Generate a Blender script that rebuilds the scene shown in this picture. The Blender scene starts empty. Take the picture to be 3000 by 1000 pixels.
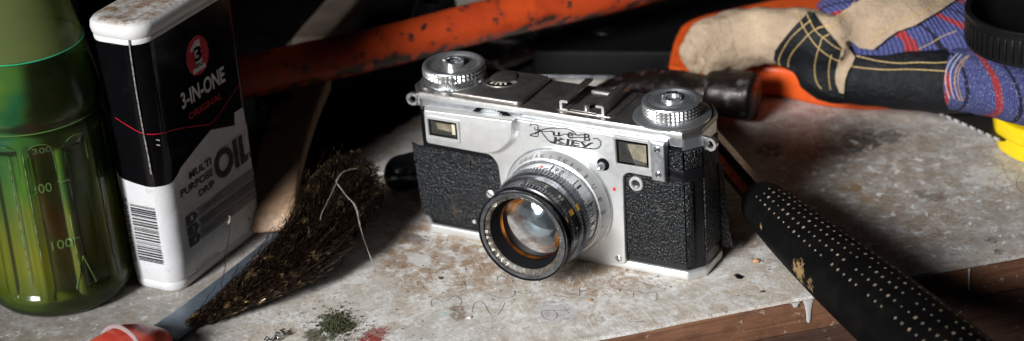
import bpy, bmesh, math, random
from mathutils import Vector, Matrix, geometry
from mathutils.bvhtree import BVHTree
random.seed(7)
S = 0.001                       # everything below is written in millimetres
PI = math.pi
sc = bpy.context.scene
COL = sc.collection

# ------------------------------------------------------------------ camera
CAM = Vector((390.72, -713.39, 439.02)); FPX = 6122.84
RR = Vector((0.88114555, 0.46782632, -0.06870988))
UU = Vector((-0.15110679, 0.41629018, 0.89658754))
FF = Vector((-0.44805047, 0.7796416, -0.43750398))
cd = bpy.data.cameras.new('camera'); cam = bpy.data.objects.new('camera', cd); COL.objects.link(cam)
cd.sensor_width = 36; cd.lens = FPX / 3000 * 36; cd.clip_start = 0.02; cd.clip_end = 60
cam.matrix_world = Matrix(((RR.x, UU.x, -FF.x, CAM.x * S), (RR.y, UU.y, -FF.y, CAM.y * S), (RR.z, UU.z, -FF.z, CAM.z * S), (0, 0, 0, 1)))
cd.dof.use_dof = True; cd.dof.focus_distance = 0.868; cd.dof.aperture_fstop = 9.0
sc.camera = cam

# ------------------------------------------------------------------ light
w = bpy.data.worlds.new('World'); sc.world = w; w.use_nodes = True
w.node_tree.nodes['Background'].inputs[0].default_value = (0.75, 0.85, 1.0, 1)
w.node_tree.nodes['Background'].inputs[1].default_value = 0.006
def area(name, loc, target, sx, sy, power, color, spread):
    l = bpy.data.lights.new(name, 'AREA'); l.shape = 'RECTANGLE'; l.size = sx; l.size_y = sy
    l.energy = power; l.color = color; l.spread = math.radians(spread)
    o = bpy.data.objects.new(name, l); COL.objects.link(o)
    o.location = Vector(loc) * S
    o.rotation_euler = (Vector(target) - Vector(loc)).to_track_quat('-Z', 'Y').to_euler()
    return o
area('window_light', (-150, -1080, 500), (22, -18, 10), 0.42, 0.55, 1.62, (0.97, 0.98, 1.0), 20)
sc.view_settings.view_transform = 'Standard'; sc.view_settings.look = 'None'
sc.view_settings.exposure = 0.0; sc.view_settings.gamma = 1.0

# ------------------------------------------------------------------ helpers
def ray(x, y): return (FF + RR * ((x - 1500) / FPX) - UU * ((y - 500) / FPX))
def at(x, y, z=0.0):
    d = ray(x, y); return CAM + d * ((z - CAM.z) / d.z)
def atY(x, y, Y=0.0):
    d = ray(x, y); return CAM + d * ((Y - CAM.y) / d.y)

ORG = {}
class MB:
    def __init__(s): s.bm = bmesh.new()
    def face(s, pts):
        return s.bm.faces.new([s.bm.verts.new(p) for p in pts])
    def box(s, lo, hi, M=None):
        x0, y0, z0 = lo; x1, y1, z1 = hi
        v = [s.bm.verts.new((M @ Vector(p)) if M else p) for p in
             [(x0,y0,z0),(x1,y0,z0),(x1,y1,z0),(x0,y1,z0),(x0,y0,z1),(x1,y0,z1),(x1,y1,z1),(x0,y1,z1)]]
        for f in [(0,3,2,1),(4,5,6,7),(0,1,5,4),(1,2,6,5),(2,3,7,6),(3,0,4,7)]: s.bm.faces.new([v[i] for i in f])
        return s
    def prism(s, poly, fa, fb):          # poly: list of 2-D; fa, fb map (a,b)->3-D for the two ends
        A = [s.bm.verts.new(fa(*p)) for p in poly]; B = [s.bm.verts.new(fb(*p)) for p in poly]
        n = len(poly)
        s.bm.faces.new(A[::-1]); s.bm.faces.new(B)
        for i in range(n): s.bm.faces.new((A[i], A[(i+1)%n], B[(i+1)%n], B[i]))
        return s
    def prz(s, poly, z0, z1): return s.prism(poly, lambda a,b:(a,b,z0), lambda a,b:(a,b,z1))
    def pry(s, poly, y0, y1): return s.prism(poly, lambda a,b:(a,y0,b), lambda a,b:(a,y1,b))   # XZ outline
    def grid(s, rows, closed_u=True, closed_v=False, cap0=False, cap1=False):
        V = [[s.bm.verts.new(p) for p in r] for r in rows]
        n = len(V[0]); m = len(V)
        for j in range(m if closed_v else m-1):
            a, b = V[j], V[(j+1)%m]
            for i in range(n if closed_u else n-1):
                k = (i+1)%n
                s.bm.faces.new((a[i], a[k], b[k], b[i]))
        if cap0: s.bm.faces.new(V[0][::-1])
        if cap1: s.bm.faces.new(V[-1])
        return V
    def lathe(s, prof, o, ax, seg=64, cap0=False, cap1=False, ref=None):
        ax = Vector(ax).normalized(); o = Vector(o)
        e1 = ax.orthogonal().normalized() if ref is None else Vector(ref); e2 = ax.cross(e1)
        rows = [[o + ax*a + (e1*math.cos(2*PI*i/seg) + e2*math.sin(2*PI*i/seg))*r for i in range(seg)] for r, a in prof]
        s.grid(rows, cap0=cap0, cap1=cap1); return s
    def gear(s, r, d, n, a0, a1, o, ax, rin, duty=.5):
        ax = Vector(ax).normalized(); o = Vector(o); e1 = ax.orthogonal().normalized(); e2 = ax.cross(e1)
        ang = []
        for i in range(n):
            t = 2*PI*i/n; q = 2*PI/n
            ang += [(t, r-d), (t+q*.3, r-d), (t+q*.45, r), (t+q*.85, r)]
        def ring(a, f): return [o+ax*a+(e1*math.cos(t)+e2*math.sin(t))*f(x) for t, x in ang]
        s.grid([ring(a0, lambda x: rin), ring(a0, lambda x: x), ring(a1, lambda x: x), ring(a1, lambda x: rin)]); return s
    def diamond(s, r, d, n, m, a0, a1, o, ax, rin):
        ax = Vector(ax).normalized(); o = Vector(o); e1 = ax.orthogonal().normalized(); e2 = ax.cross(e1)
        rows = []; N = 2*n; Mr = 2*m
        def ring(a, f): return [o+ax*a+(e1*math.cos(2*PI*i/N)+e2*math.sin(2*PI*i/N))*f(i) for i in range(N)]
        rows.append(ring(a0, lambda i: rin))
        for j in range(Mr+1):
            rows.append(ring(a0+(a1-a0)*j/Mr, (lambda i, j=j: r if (i%2 and j%2) else r-d)))
        rows.append(ring(a1, lambda i: rin)); s.grid(rows); return s
    def tube(s, pts, rad, seg=10, cap=True, flat=None):
        pts = [Vector(p) for p in pts]; n = len(pts)
        if not hasattr(rad, '__len__'): rad = [rad]*n
        t0 = (pts[1]-pts[0]).normalized(); e = t0.orthogonal().normalized() if flat is None else Vector(flat)
        rows = []
        for i, p in enumerate(pts):
            t = (pts[min(i+1, n-1)]-pts[max(i-1, 0)]).normalized()
            e = (e - t*e.dot(t)).normalized(); f = t.cross(e)
            r = rad[i]; ra, rb = (r if hasattr(r, '__len__') else (r, r))
            rows.append([p+e*math.cos(2*PI*k/seg)*ra+f*math.sin(2*PI*k/seg)*rb for k in range(seg)])
        s.grid(rows, cap0=cap, cap1=cap); return s
    def ribbon(s, pts, wd, up=(0,0,1)):
        pts = [Vector(p) for p in pts]; up = Vector(up); A = []; B = []
        for i, p in enumerate(pts):
            t = (pts[min(i+1,len(pts)-1)]-pts[max(i-1,0)]).normalized(); q = up.cross(t).normalized()
            ww = wd*(.75+.5*random.random()) if wd > 0 else -wd
            A.append(s.bm.verts.new(p+q*ww/2)); B.append(s.bm.verts.new(p-q*ww/2))
        for i in range(len(A)-1): s.bm.faces.new((A[i], B[i], B[i+1], A[i+1]))
        return s
    def blob(s, c, r, sub=2, jit=0.0):
        q = bmesh.ops.create_icosphere(s.bm, subdivisions=sub, radius=1)
        for v in q['verts']:
            k = 1+random.uniform(-jit, jit); v.co = Vector((c[0]+v.co.x*r[0]*k, c[1]+v.co.y*r[1]*k, c[2]+v.co.z*r[2]*k))
        return s
    def bevel(s, wd, seg=2, ang=25):
        s.bm.normal_update(); bmesh.ops.recalc_face_normals(s.bm, faces=s.bm.faces)
        es = [e for e in s.bm.edges if len(e.link_faces) == 2 and e.calc_face_angle(0) > math.radians(ang)]
        bmesh.ops.bevel(s.bm, geom=es, offset=wd, offset_type='OFFSET', segments=seg, profile=.5, affect='EDGES', clamp_overlap=True)
        return s
    def mesh(s, name, m, org=(0,0,0), smooth=True, recalc=True, sharp=35):
        if recalc: bmesh.ops.recalc_face_normals(s.bm, faces=s.bm.faces)
        org = Vector(org)
        for v in s.bm.verts: v.co = (v.co-org)*S
        me = bpy.data.meshes.new(name); s.bm.to_mesh(me); s.bm.free()
        if smooth:
            for f in me.polygons: f.use_smooth = True
            me.set_sharp_from_angle(angle=math.radians(sharp))
        for x in (m if isinstance(m, (list, tuple)) else [m]): me.materials.append(x)
        return me
    def build(s, name, m, parent=None, **k):
        lab = k.pop('label', None); kind = k.pop('kind', None)
        org = ORG[parent.name] if parent is not None else Vector((0,0,0))
        me = s.mesh(name, m, org, **k)
        o = bpy.data.objects.new(name, me); COL.objects.link(o); o.parent = parent
        ORG[o.name] = org
        if lab: o['label'] = lab
        if kind: o['kind'] = kind
        return o
def thing(name, loc, label, cat, group=None):
    o = bpy.data.objects.new(name, None); COL.objects.link(o); o.location = Vector(loc)*S
    o.empty_display_size = .01
    ORG[o.name] = Vector(loc); o['label'] = label; o['category'] = cat
    if group: o['group'] = group
    return o
def tag(o, label, cat, group=None):
    o['label'] = label; o['category'] = cat
    if group: o['group'] = group
def rrect(x0, z0, x1, z1, r, n=5, rs=None):
    out = []
    rs = rs or (r, r, r, r)
    for (cx, cz, a, q) in ((x1, z0, -90, rs[0]), (x1, z1, 0, rs[1]), (x0, z1, 90, rs[2]), (x0, z0, 180, rs[3])):
        sx = -1 if cx == x1 else 1; sz = -1 if cz == z1 else 1
        for i in range(n+1):
            t = math.radians(a+90*i/n)
            out.append((cx+sx*q+math.cos(t)*q, cz+sz*q+math.sin(t)*q))
    return out
def rpoly(pts, r, n=4):        # polygon with rounded corners; r one number or one per corner
    out = []; N = len(pts)
    for i, p in enumerate(pts):
        q = r[i] if hasattr(r, '__len__') else r
        p = Vector(p); a = Vector(pts[i-1]); b = Vector(pts[(i+1) % N])
        if q <= 0: out.append(tuple(p)); continue
        da = (a-p); db = (b-p); q = min(q, da.length*.45, db.length*.45)
        A = p+da.normalized()*q; B = p+db.normalized()*q
        for k in range(n+1):
            t = k/n; out.append(tuple(A*(1-t)**2+p*2*t*(1-t)+B*t*t))
    return out
def smooth_path(pts, n=6):
    P = [Vector(p) for p in pts]; P = [P[0]*2-P[1]]+P+[P[-1]*2-P[-2]]; out = []
    for i in range(1, len(P)-2):
        for k in range(n):
            t = k/n; a, b, c, d = P[i-1], P[i], P[i+1], P[i+2]
            out.append(.5*((2*b)+(c-a)*t+(2*a-5*b+4*c-d)*t*t+(3*b-a-3*c+d)*t**3))
    out.append(P[-2]); return out
_tc = {}
def text_geo(txt, shear=0.0, bold=0.0):
    k = (txt, shear, bold)
    if k not in _tc:
        c = bpy.data.curves.new('t', 'FONT'); c.body = txt; c.size = 1; c.extrude = 0.0; c.resolution_u = 3; c.shear = shear; c.offset = bold
        o = bpy.data.objects.new('t', c); COL.objects.link(o)
        dg = bpy.context.evaluated_depsgraph_get(); me = bpy.data.meshes.new_from_object(o.evaluated_get(dg))
        V = [tuple(v.co) for v in me.vertices]; F = [tuple(p.vertices) for p in me.polygons]
        bpy.data.objects.remove(o); bpy.data.curves.remove(c); bpy.data.meshes.remove(me)
        xs = [v[0] for v in V]; ys = [v[1] for v in V]; x0, x1, y0, y1 = min(xs), max(xs), min(ys), max(ys)
        _tc[k] = ([((v[0]-x0)/(x1-x0), (v[1]-y0)/(y1-y0)) for v in V], F, (x1-x0)/(y1-y0))
    return _tc[k]
def text(mb, txt, fn, shear=0.0, bold=0.0):      # fn maps (u,v in 0..1) to a point
    V, F, asp = text_geo(txt, shear, bold)
    vs = [mb.bm.verts.new(fn(u, v)) for u, v in V]
    for f in F:
        try: mb.bm.faces.new([vs[i] for i in f])
        except ValueError: pass

# ------------------------------------------------------------------ materials
class N:
    def __init__(s, name):
        s.m = bpy.data.materials.new(name); s.m.use_nodes = True; s.t = s.m.node_tree; s.n = s.t.nodes; s.l = s.t.links
        s.b = s.n['Principled BSDF']
        tc = s.n.new('ShaderNodeTexCoord'); mp = s.n.new('ShaderNodeMapping'); mp.inputs['Scale'].default_value = (1000,)*3
        g = s.n.new('ShaderNodeNewGeometry')     # positions in the world, in millimetres
        s.l.new(g.outputs['Position'], mp.inputs['Vector']); s.co = mp.outputs[0]
    def put(s, sock, v):
        if isinstance(v, bpy.types.NodeSocket): s.l.new(v, sock)
        else: sock.default_value = v if not isinstance(v, tuple) or len(v) != 3 or len(sock.default_value) == 3 else (*v, 1)
    def noise(s, mm, detail=4, rough=.55, co=None, dist=0):
        x = s.n.new('ShaderNodeTexNoise'); s.l.new(co or s.co, x.inputs['Vector']); x.inputs['Scale'].default_value = 1/mm
        x.inputs['Detail'].default_value = detail; x.inputs['Roughness'].default_value = rough; x.inputs['Distortion'].default_value = dist
        return x.outputs['Fac']
    def vor(s, mm, feature='F1', co=None, out='Distance', rnd=1):
        x = s.n.new('ShaderNodeTexVoronoi'); x.feature = feature; s.l.new(co or s.co, x.inputs['Vector']); x.inputs['Scale'].default_value = 1/mm
        x.inputs['Randomness'].default_value = rnd
        return x.outputs[out]
    def mapc(s, scale=(1,1,1), rot=(0,0,0), loc=(0,0,0), co=None):
        m = s.n.new('ShaderNodeMapping'); s.l.new(co or s.co, m.inputs[0]); m.inputs['Scale'].default_value = scale
        m.inputs['Rotation'].default_value = rot; m.inputs['Location'].default_value = loc; return m.outputs[0]
    def ramp(s, f, a, b, va=0.0, vb=1.0):
        x = s.n.new('ShaderNodeMapRange'); s.put(x.inputs[0], f); x.inputs[1].default_value = a; x.inputs[2].default_value = b
        x.inputs[3].default_value = va; x.inputs[4].default_value = vb; return x.outputs[0]
    def math(s, op, a, b=0.0):
        x = s.n.new('ShaderNodeMath'); x.operation = op; s.put(x.inputs[0], a); s.put(x.inputs[1], b); return x.outputs[0]
    def mix(s, f, a, b):
        x = s.n.new('ShaderNodeMix'); x.data_type = 'RGBA'; s.put(x.inputs[0], f); s.put(x.inputs[6], a); s.put(x.inputs[7], b); return x.outputs[2]
    def sep(s, co=None):
        x = s.n.new('ShaderNodeSeparateXYZ'); s.l.new(co or s.co, x.inputs[0]); return x.outputs
    def bump(s, h, dist, strength=1.0, prev=None):
        x = s.n.new('ShaderNodeBump'); s.put(x.inputs['Height'], h); x.inputs['Distance'].default_value = dist*S; x.inputs['Strength'].default_value = strength
        if prev: s.l.new(prev, x.inputs['Normal'])
        s.l.new(x.outputs[0], s.b.inputs['Normal']); return x.outputs[0]
    def set(s, **k):
        nm = dict(color='Base Color', rough='Roughness', metal='Metallic', spec='Specular IOR Level', trans='Transmission Weight', ior='IOR', coat='Coat Weight', coatr='Coat Roughness',
                  sss='Subsurface Weight', sheen='Sheen Weight', alpha='Alpha', aniso='Anisotropic')
        for a, v in k.items(): s.put(s.b.inputs[nm[a]], v)
        return s
def simple(name, color, rough=.5, metal=0.0, grain=None, var=.12, vmm=6, dirt=None, dirt_mm=8, dirt_t=.6, spec=.5, speck=None, speck_mm=1.2, speck_r=.12, **k):
    q = N(name); c = color
    nz = q.noise(vmm, 5)
    lo = tuple(x*(1-var) for x in color); hi = tuple(min(1, x*(1+var)) for x in color)
    c = q.mix(q.ramp(nz, .35, .65), lo, hi)
    if dirt:
        d = q.ramp(q.noise(dirt_mm, 8, .7), dirt_t, dirt_t+.08)
        c = q.mix(d, c, dirt)
    if speck:
        v = q.vor(speck_mm); d = q.math('MULTIPLY', q.ramp(v, speck_r, speck_r*.6), q.ramp(q.noise(7, 3), .42, .6))
        c = q.mix(d, c, speck)
    q.set(color=c, rough=q.ramp(q.noise(vmm*.4, 4), .3, .7, max(0, rough-.06), rough+.06), metal=metal, spec=spec, **k)
    if grain: q.bump(q.noise(grain[0], 3), grain[1])
    return q.m
M = {}
M['chrome_satin'] = simple('satin_chrome', (.67,.67,.655), .42, .75, grain=(.28,.035), var=.04, dirt=(.35,.27,.18), dirt_mm=14, dirt_t=.72)
M['chrome_top'] = simple('satin_chrome_dusty_shaded', (.34,.315,.295), .36, .92, grain=(.3,.03), var=.12, vmm=9, speck=(.9,.88,.85), speck_mm=1.5, speck_r=.13)  # dusty chrome; its colour is darkened to paint the dark room it reflects
M['chrome'] = simple('bright_chrome', (.84,.85,.86), .22, .95, grain=(1.5,.01), var=.05, dirt=(.3,.24,.16), dirt_mm=5, dirt_t=.70)
M['chrome_dull'] = simple('worn_nickel', (.66,.68,.70), .33, .92, grain=(.6,.02), var=.10, dirt=(.22,.2,.17), dirt_mm=5, dirt_t=.66)
M['grip_steel'] = simple('grip_steel', (.17,.175,.185), .3, .95, grain=(.8,.02), var=.2)
M['knurl'] = simple('knurled_nickel', (.46,.46,.44), .36, .85, var=.15, vmm=3, dirt=(.12,.10,.07), dirt_mm=1.5, dirt_t=.62)
M['clean_chrome'] = simple('clean_chrome', (.78,.80,.81), .24, .9, var=.03)
M['steel_dark'] = simple('dark_burnished_steel', (.15,.155,.165), .22, .9, grain=(.8,.02), var=.3, vmm=4, dirt=(.28,.24,.2), dirt_mm=3, dirt_t=.68)
M['black_paint'] = simple('black_lacquer', (.006,.006,.007), .24, 0, spec=.4, grain=(.6,.01), speck=(.2,.18,.15), speck_mm=2.2, speck_r=.05)
M['black_matte'] = simple('black_matte', (.003,.003,.0035), .6, spec=.08)
M['ink'] = simple('black_ink', (.012,.012,.014), .5)
M['ink_red'] = simple('red_paint_dot', (.6,.02,.03), .4)
M['yellow_mark'] = simple('yellow_index_paint', (.85,.42,.01), .4)
M['ivory_ink'] = simple('ivory_engraving', (.75,.70,.58), .5)
M['brass'] = simple('worn_brass_edge', (.55,.38,.18), .35, .9)
def leather(name, col, cell, dist, rough=.33):
    q = N(name)
    wob = q.mapc((1,1,.8))
    d1 = q.vor(cell, 'F1', co=wob); d2 = q.noise(cell*.35, 2)
    h = q.math('ADD', q.math('MULTIPLY', d1, -1.0), q.math('MULTIPLY', d2, .35))
    c = q.mix(q.ramp(d1, .25, .7), tuple(x*1.25 for x in col), tuple(x*.5 for x in col))
    c = q.mix(q.ramp(q.noise(9, 6), .62, .72, 0, .35), c, (.10,.075,.05))
    q.set(color=c, rough=q.ramp(q.noise(2, 3), .3, .7, rough-.08, rough+.1), spec=.42); q.bump(h, dist); return q.m
M['leatherette'] = leather('pebbled_leatherette', (.005,.0065,.008), .95, .75, .30)

# glass of lenses and windows
def glassm(name, col, rough=0.0, ior=1.5):
    q = N(name); q.set(color=col, rough=rough, trans=1.0, ior=ior); return q.m
def thinglass(name, tint, ior=1.45, rough=0.0, film=0.0, filmc=(.5,.5,.5)):
    q = N(name); n_, l_ = q.n, q.l; n_.remove(q.b)
    out = [x for x in n_ if x.type == 'OUTPUT_MATERIAL'][0]
    fr = n_.new('ShaderNodeFresnel'); fr.inputs[0].default_value = ior
    tr = n_.new('ShaderNodeBsdfTransparent'); tr.inputs[0].default_value = (*tint, 1)
    gs = n_.new('ShaderNodeBsdfGlossy'); gs.inputs['Roughness'].default_value = rough
    mx = n_.new('ShaderNodeMixShader'); l_.new(fr.outputs[0], mx.inputs[0]); l_.new(tr.outputs[0], mx.inputs[1]); l_.new(gs.outputs[0], mx.inputs[2])
    res = mx.outputs[0]
    if film:
        df = n_.new('ShaderNodeBsdfDiffuse'); q.put(df.inputs[0], filmc); m2 = n_.new('ShaderNodeMixShader'); q.put(m2.inputs[0], film); l_.new(res, m2.inputs[1]); l_.new(df.outputs[0], m2.inputs[2]); res = m2.outputs[0]
    l_.new(res, out.inputs[0]); q.gloss = gs; q.fren = fr; return q
M['lens_glass'] = thinglass('lens_glass', (.97,.97,.97), 1.5).m
M['window_glass'] = thinglass('finder_glass', (.93,.93,.90), 1.5).m

# ------------------------------------------------------------------ workbench (the surface everything rests on)
def table_material():
    q = N('painted_board')
    big = q.noise(60, 6, .6); med = q.noise(14, 9, .68); fine = q.noise(2.2, 6, .65); grit = q.noise(.7, 4, .6)
    base = q.mix(q.ramp(big, .35, .65), (.49,.485,.47), (.51,.455,.37))
    base = q.mix(q.ramp(med, .46, .58, 0, .9), base, (.70,.695,.675))
    base = q.mix(q.ramp(fine, .48, .62, 0, .5), base, (.40,.29,.18))
    # brown grime, heavier where the camera stands; right-hand zone also paints light falloff
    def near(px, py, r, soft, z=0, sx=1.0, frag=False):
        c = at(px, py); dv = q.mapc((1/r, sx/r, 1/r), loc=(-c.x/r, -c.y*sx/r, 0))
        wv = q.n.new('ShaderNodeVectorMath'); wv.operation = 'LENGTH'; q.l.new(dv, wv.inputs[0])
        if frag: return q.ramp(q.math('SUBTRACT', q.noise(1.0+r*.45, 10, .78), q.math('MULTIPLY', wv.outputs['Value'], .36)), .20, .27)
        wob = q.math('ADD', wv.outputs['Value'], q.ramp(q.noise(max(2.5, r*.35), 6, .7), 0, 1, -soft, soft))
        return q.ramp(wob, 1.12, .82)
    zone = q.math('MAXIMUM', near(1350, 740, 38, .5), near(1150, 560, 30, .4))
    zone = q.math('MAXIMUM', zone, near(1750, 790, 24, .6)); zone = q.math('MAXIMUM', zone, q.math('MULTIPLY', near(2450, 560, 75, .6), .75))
    grime_and_falloff = q.math('MULTIPLY', q.ramp(q.noise(8, 12, .8, dist=.6), .44, .54), q.ramp(zone, 0, 1, .17, .9))
    c = q.mix(grime_and_falloff, base, q.mix(q.ramp(q.noise(2,6,.7), .4, .6), (.33,.20,.10), (.19,.105,.05)))
    c = q.mix(q.math('MULTIPLY', q.ramp(q.noise(3.2, 8, .8), .60, .68), q.ramp(q.noise(28, 3), .42, .62)), c, (.15,.085,.045))
    # light scratches in several directions
    for ang, L, wd, seed, t in ((20, 34, .35, 3, .655), (75, 26, .3, 11, .665), (-38, 40, .33, 23, .66), (118, 22, .28, 31, .67), (48, 30, .4, 47, .66)):
        co = q.mapc((1/L, 1/wd, 1), co=q.mapc((1,1,1), rot=(0,0,math.radians(ang)), loc=(seed*13.7, seed*5.3, 0)))
        sx = q.n.new('ShaderNodeTexNoise'); q.l.new(co, sx.inputs['Vector']); sx.inputs['Scale'].default_value = 1; sx.inputs['Detail'].default_value = 1.5
        sx.inputs['Distortion'].default_value = .4
        m = q.math('MULTIPLY', q.ramp(sx.outputs['Fac'], t-.015, t+.01), q.ramp(q.noise(22+seed, 3), .42, .54))
        c = q.mix(q.math('MULTIPLY', m, .62), c, (.80,.79,.76))
    # specks
    def specks(cell, r, col, thr):
        v = q.vor(cell); rndc = q.vor(cell, out='Color'); s0 = q.n.new('ShaderNodeSeparateColor'); q.l.new(rndc, s0.inputs[0])
        m = q.math('MULTIPLY', q.ramp(q.math('ADD', v, q.ramp(grit, 0, 1, -.06, .06)), r, r*.7), q.math('GREATER_THAN', s0.outputs[0], thr))
        return m, col
    for a in ((3.2, .09, (.10,.065,.045), .7), (1.7, .12, (.20,.12,.07), .76), (9.0, .06, (.06,.05,.04), .6), (5.5, .10, (.78,.77,.74), .7)):
        m, col = specks(*a); c = q.mix(m, c, col)
    falloff_zone = q.math('MAXIMUM', near(2560, 560, 85, .5), near(120, 930, 78, .4))  # paints the light's falloff at right and lower left into the colour
    c = q.mix(q.math('MULTIPLY', falloff_zone, q.ramp(q.noise(5,10,.75), .3, .6, .78, .35)), c, q.mix(q.noise(14,4), (.085,.075,.068), (.16,.155,.148)))
    # particular stains
    for px, py, r, soft, col, k, sx in ((985, 955, 10, .75, (.045,.05,.018), .95, 1), (940, 985, 9, .8, (.05,.05,.02), .9, 1), (1100, 985, 7, .9, (.22,.02,.02), .8, .7), (1085, 1000, 6, .8, (.25,.03,.02), .85, 1),
                                (2250, 442, 9, .9, (.03,.026,.022), .95, .8), (2520, 415, 13, 1.0, (.04,.038,.036), .8, .8), (2610, 400, 8, .9, (.07,.07,.07), .7, .8), (2470, 440, 9, 1.0, (.06,.05,.045), .7, 1),
                                (2500, 550, 6, .7, (.22,.14,.06), .8, 1), (2540, 585, 5, .8, (.30,.21,.11), .7, 1), (2730, 575, 10, 1.0, (.10,.08,.065), .6, 1.4), (2905, 705, 3.2, .5, (.07,.07,.07), .9, 1),
                                (2925, 738, 3, .6, (.08,.08,.075), .9, 1), (2160, 807, 1.6, .5, (.02,.02,.022), 1, 1), (1660, 935, 1.2, .4, (.12,.12,.14), .8, 1), (1215, 700, 8, 1.0, (.14,.13,.14), .6, 1.3),
                                (1340, 905, 4, 1.0, (.10,.04,.02), .7, 1), (1345, 925, 5, 1.1, (.12,.05,.02), .6, 1), (1300, 920, 4, .9, (.42,.55,.45), .5, 1), (1620, 915, 14, .7, (.46,.45,.47), .5, 1.2),
                                (1230, 760, 7, .6, (.66,.65,.63), .7, 1), (2900, 520, 16, .5, (.60,.60,.59), .55, 1), (2230, 735, 6, .8, (.62,.61,.58), .6, 1)):
        c = q.mix(q.math('MULTIPLY', near(px, py, r, soft, sx=sx, frag=(r > 2.5)), k), c, col)
    # rings left by tins
    for cx, cy, r, wd, col in ((80, 262, 112, 1.0, (.24,.12,.05)), (205, 170, 52, .9, (.26,.14,.07)), (230, 205, 60, 1.2, (.28,.16,.09))):
        dv = q.mapc((1,1,1), loc=(-cx,-cy,0)); wv = q.n.new('ShaderNodeVectorMath'); wv.operation = 'LENGTH'; q.l.new(dv, wv.inputs[0])
        e = q.math('ABSOLUTE', q.math('SUBTRACT', q.math('ADD', wv.outputs['Value'], q.ramp(q.noise(9,3), 0, 1, -1.2, 1.2)), r))
        c = q.mix(q.math('MULTIPLY', q.ramp(e, wd, wd*.3), q.ramp(q.noise(12,3), .35, .6, 0, .7)), c, col)
    q.set(color=c, rough=q.ramp(fine, .3, .7, .42, .62), spec=.4)
    c = q.mix(q.math('MULTIPLY', q.ramp(q.noise(4.5,12,.82), .52, .57), q.ramp(q.noise(33,3), .35, .6, .25, .9)), c, q.mix(q.noise(9,3), (.27,.19,.12), (.36,.31,.25)))
    c = q.mix(q.math('MULTIPLY', q.ramp(q.noise(6,12,.8,dist=.5), .56, .60), .8), c, (.74,.74,.72))
    q.set(color=c)
    h = q.math('ADD', q.math('MULTIPLY', med, .6), q.math('MULTIPLY', grit, .25)); q.bump(h, .25)
    return q.m
def wood(name, ca, cb, ang, gmm=1.2, rough=.6, paint=None):
    q = N(name); co = q.mapc((1/40, 1/gmm, 1/gmm), co=q.mapc((1,1,1), rot=ang))
    x = q.n.new('ShaderNodeTexNoise'); q.l.new(co, x.inputs['Vector']); x.inputs['Scale'].default_value = 1; x.inputs['Detail'].default_value = 6; x.inputs['Distortion'].default_value = 1.0
    g = x.outputs['Fac']; c = q.mix(q.ramp(g, .3, .7), ca, cb)
    c = q.mix(q.ramp(q.noise(11, 8, .7), .5, .66, 0, .55), c, tuple(v*.35 for v in ca))
    if paint: c = q.mix(q.math('MULTIPLY', q.ramp(q.noise(5, 9, .75), .60, .66), q.ramp(q.noise(24, 2), .42, .58)), c, paint)
    q.set(color=c, rough=rough); q.bump(g, .25); return q.m
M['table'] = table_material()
E0 = Vector((41.1, -62.7, 0)); E1 = Vector((188.2, 72.6, 0)); ED = (E1-E0).normalized(); EN = Vector((ED.y, -ED.x, 0))  # EN points off the table towards the viewer
eang = math.atan2(ED.y, ED.x)
M['edge_wood'] = wood('stained_edge_wood', (.20,.095,.05), (.115,.05,.027), (0,0,-eang), 2.2, .55, paint=(.62,.60,.56))
M['apron_wood'] = wood('dark_apron_wood', (.075,.034,.019), (.028,.013,.009), (0,0,-eang), 1.1, .6, paint=(.35,.34,.33))
wb = bpy.data.objects.new('workbench_top', None); COL.objects.link(wb); ORG[wb.name] = Vector((0,0,0)); wb['kind'] = 'structure'
P0 = E0-ED*520; P1 = E0+ED*900; 
b = MB(); n = 60
top = []
front = [E0+ED*(-520+1420*i/n)+EN*(.5*math.sin(i*1.7)+.35*math.sin(i*4.1)) for i in range(n+1)]
poly = [(p.x, p.y) for p in front]+[((P1-EN*1100).x, (P1-EN*1100).y), ((P0-EN*1300).x, (P0-EN*1300).y)]
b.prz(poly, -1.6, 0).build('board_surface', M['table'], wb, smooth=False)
def slab(name, off, z0, z1, dep, m, bev=.8):
    fr = Matrix(((ED.x, -EN.x, 0, E0.x), (ED.y, -EN.y, 0, E0.y), (0,0,1,0), (0,0,0,1)))
    c = MB(); K = 90
    rows = []
    for i in range(K+1):
        a = -520+1420*i/K; j = off+.35*math.sin(i*1.1)+.25*math.sin(i*2.7+1)
        rows.append([fr @ Vector((a, -j, z0)), fr @ Vector((a, -j, z1)), fr @ Vector((a, dep, z1)), fr @ Vector((a, dep, z0))])
    c.grid(rows, cap0=True, cap1=True); c.bevel(bev, 2, 50)
    return c.build(name, m, wb, sharp=50)
slab('edge_board', -.6, -17.5, -1.65, 40, M['edge_wood'])
slab('apron_board', -1.4, -46, -17.8, 30, M['apron_wood'])
slab('apron_board', -2.4, -120, -46.4, 30, M['apron_wood'])
M['white_drip'] = simple('dried_white_paint', (.42,.41,.39), .5)
def drip(px, py, L, wd):
    p = at(px, py, -1.7); a = (p-E0).dot(ED); c = MB(); prof = [(-3, .7), (0, 1), (L*.3, .75), (L*.6, .5), (L, .12)]
    rows = []
    for d, k in [(0, 1.0), (L*.2, .7), (L*.45, .5), (L*.75, .4), (L*.93, .36), (L, .2)]:
        r = wd*k; q0 = E0+ED*a+EN*(-.45); rows.append([q0+ED*(r*math.cos(t))+EN*(max(0, math.sin(t))*.3)+Vector((0,0,-2.0-d)) for t in [PI*j/6 for j in range(7)]])
    c.grid(rows, closed_u=False, cap0=False); c.build('paint_drip', M['white_drip'], wb)
drip(2362, 868, 11, 2.6); drip(2836, 780, 11, .8); drip(2322, 872, 2.4, 3.0); drip(2680, 805, 6, 1.0); drip(2655, 808, 2.5, 3.5)

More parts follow.
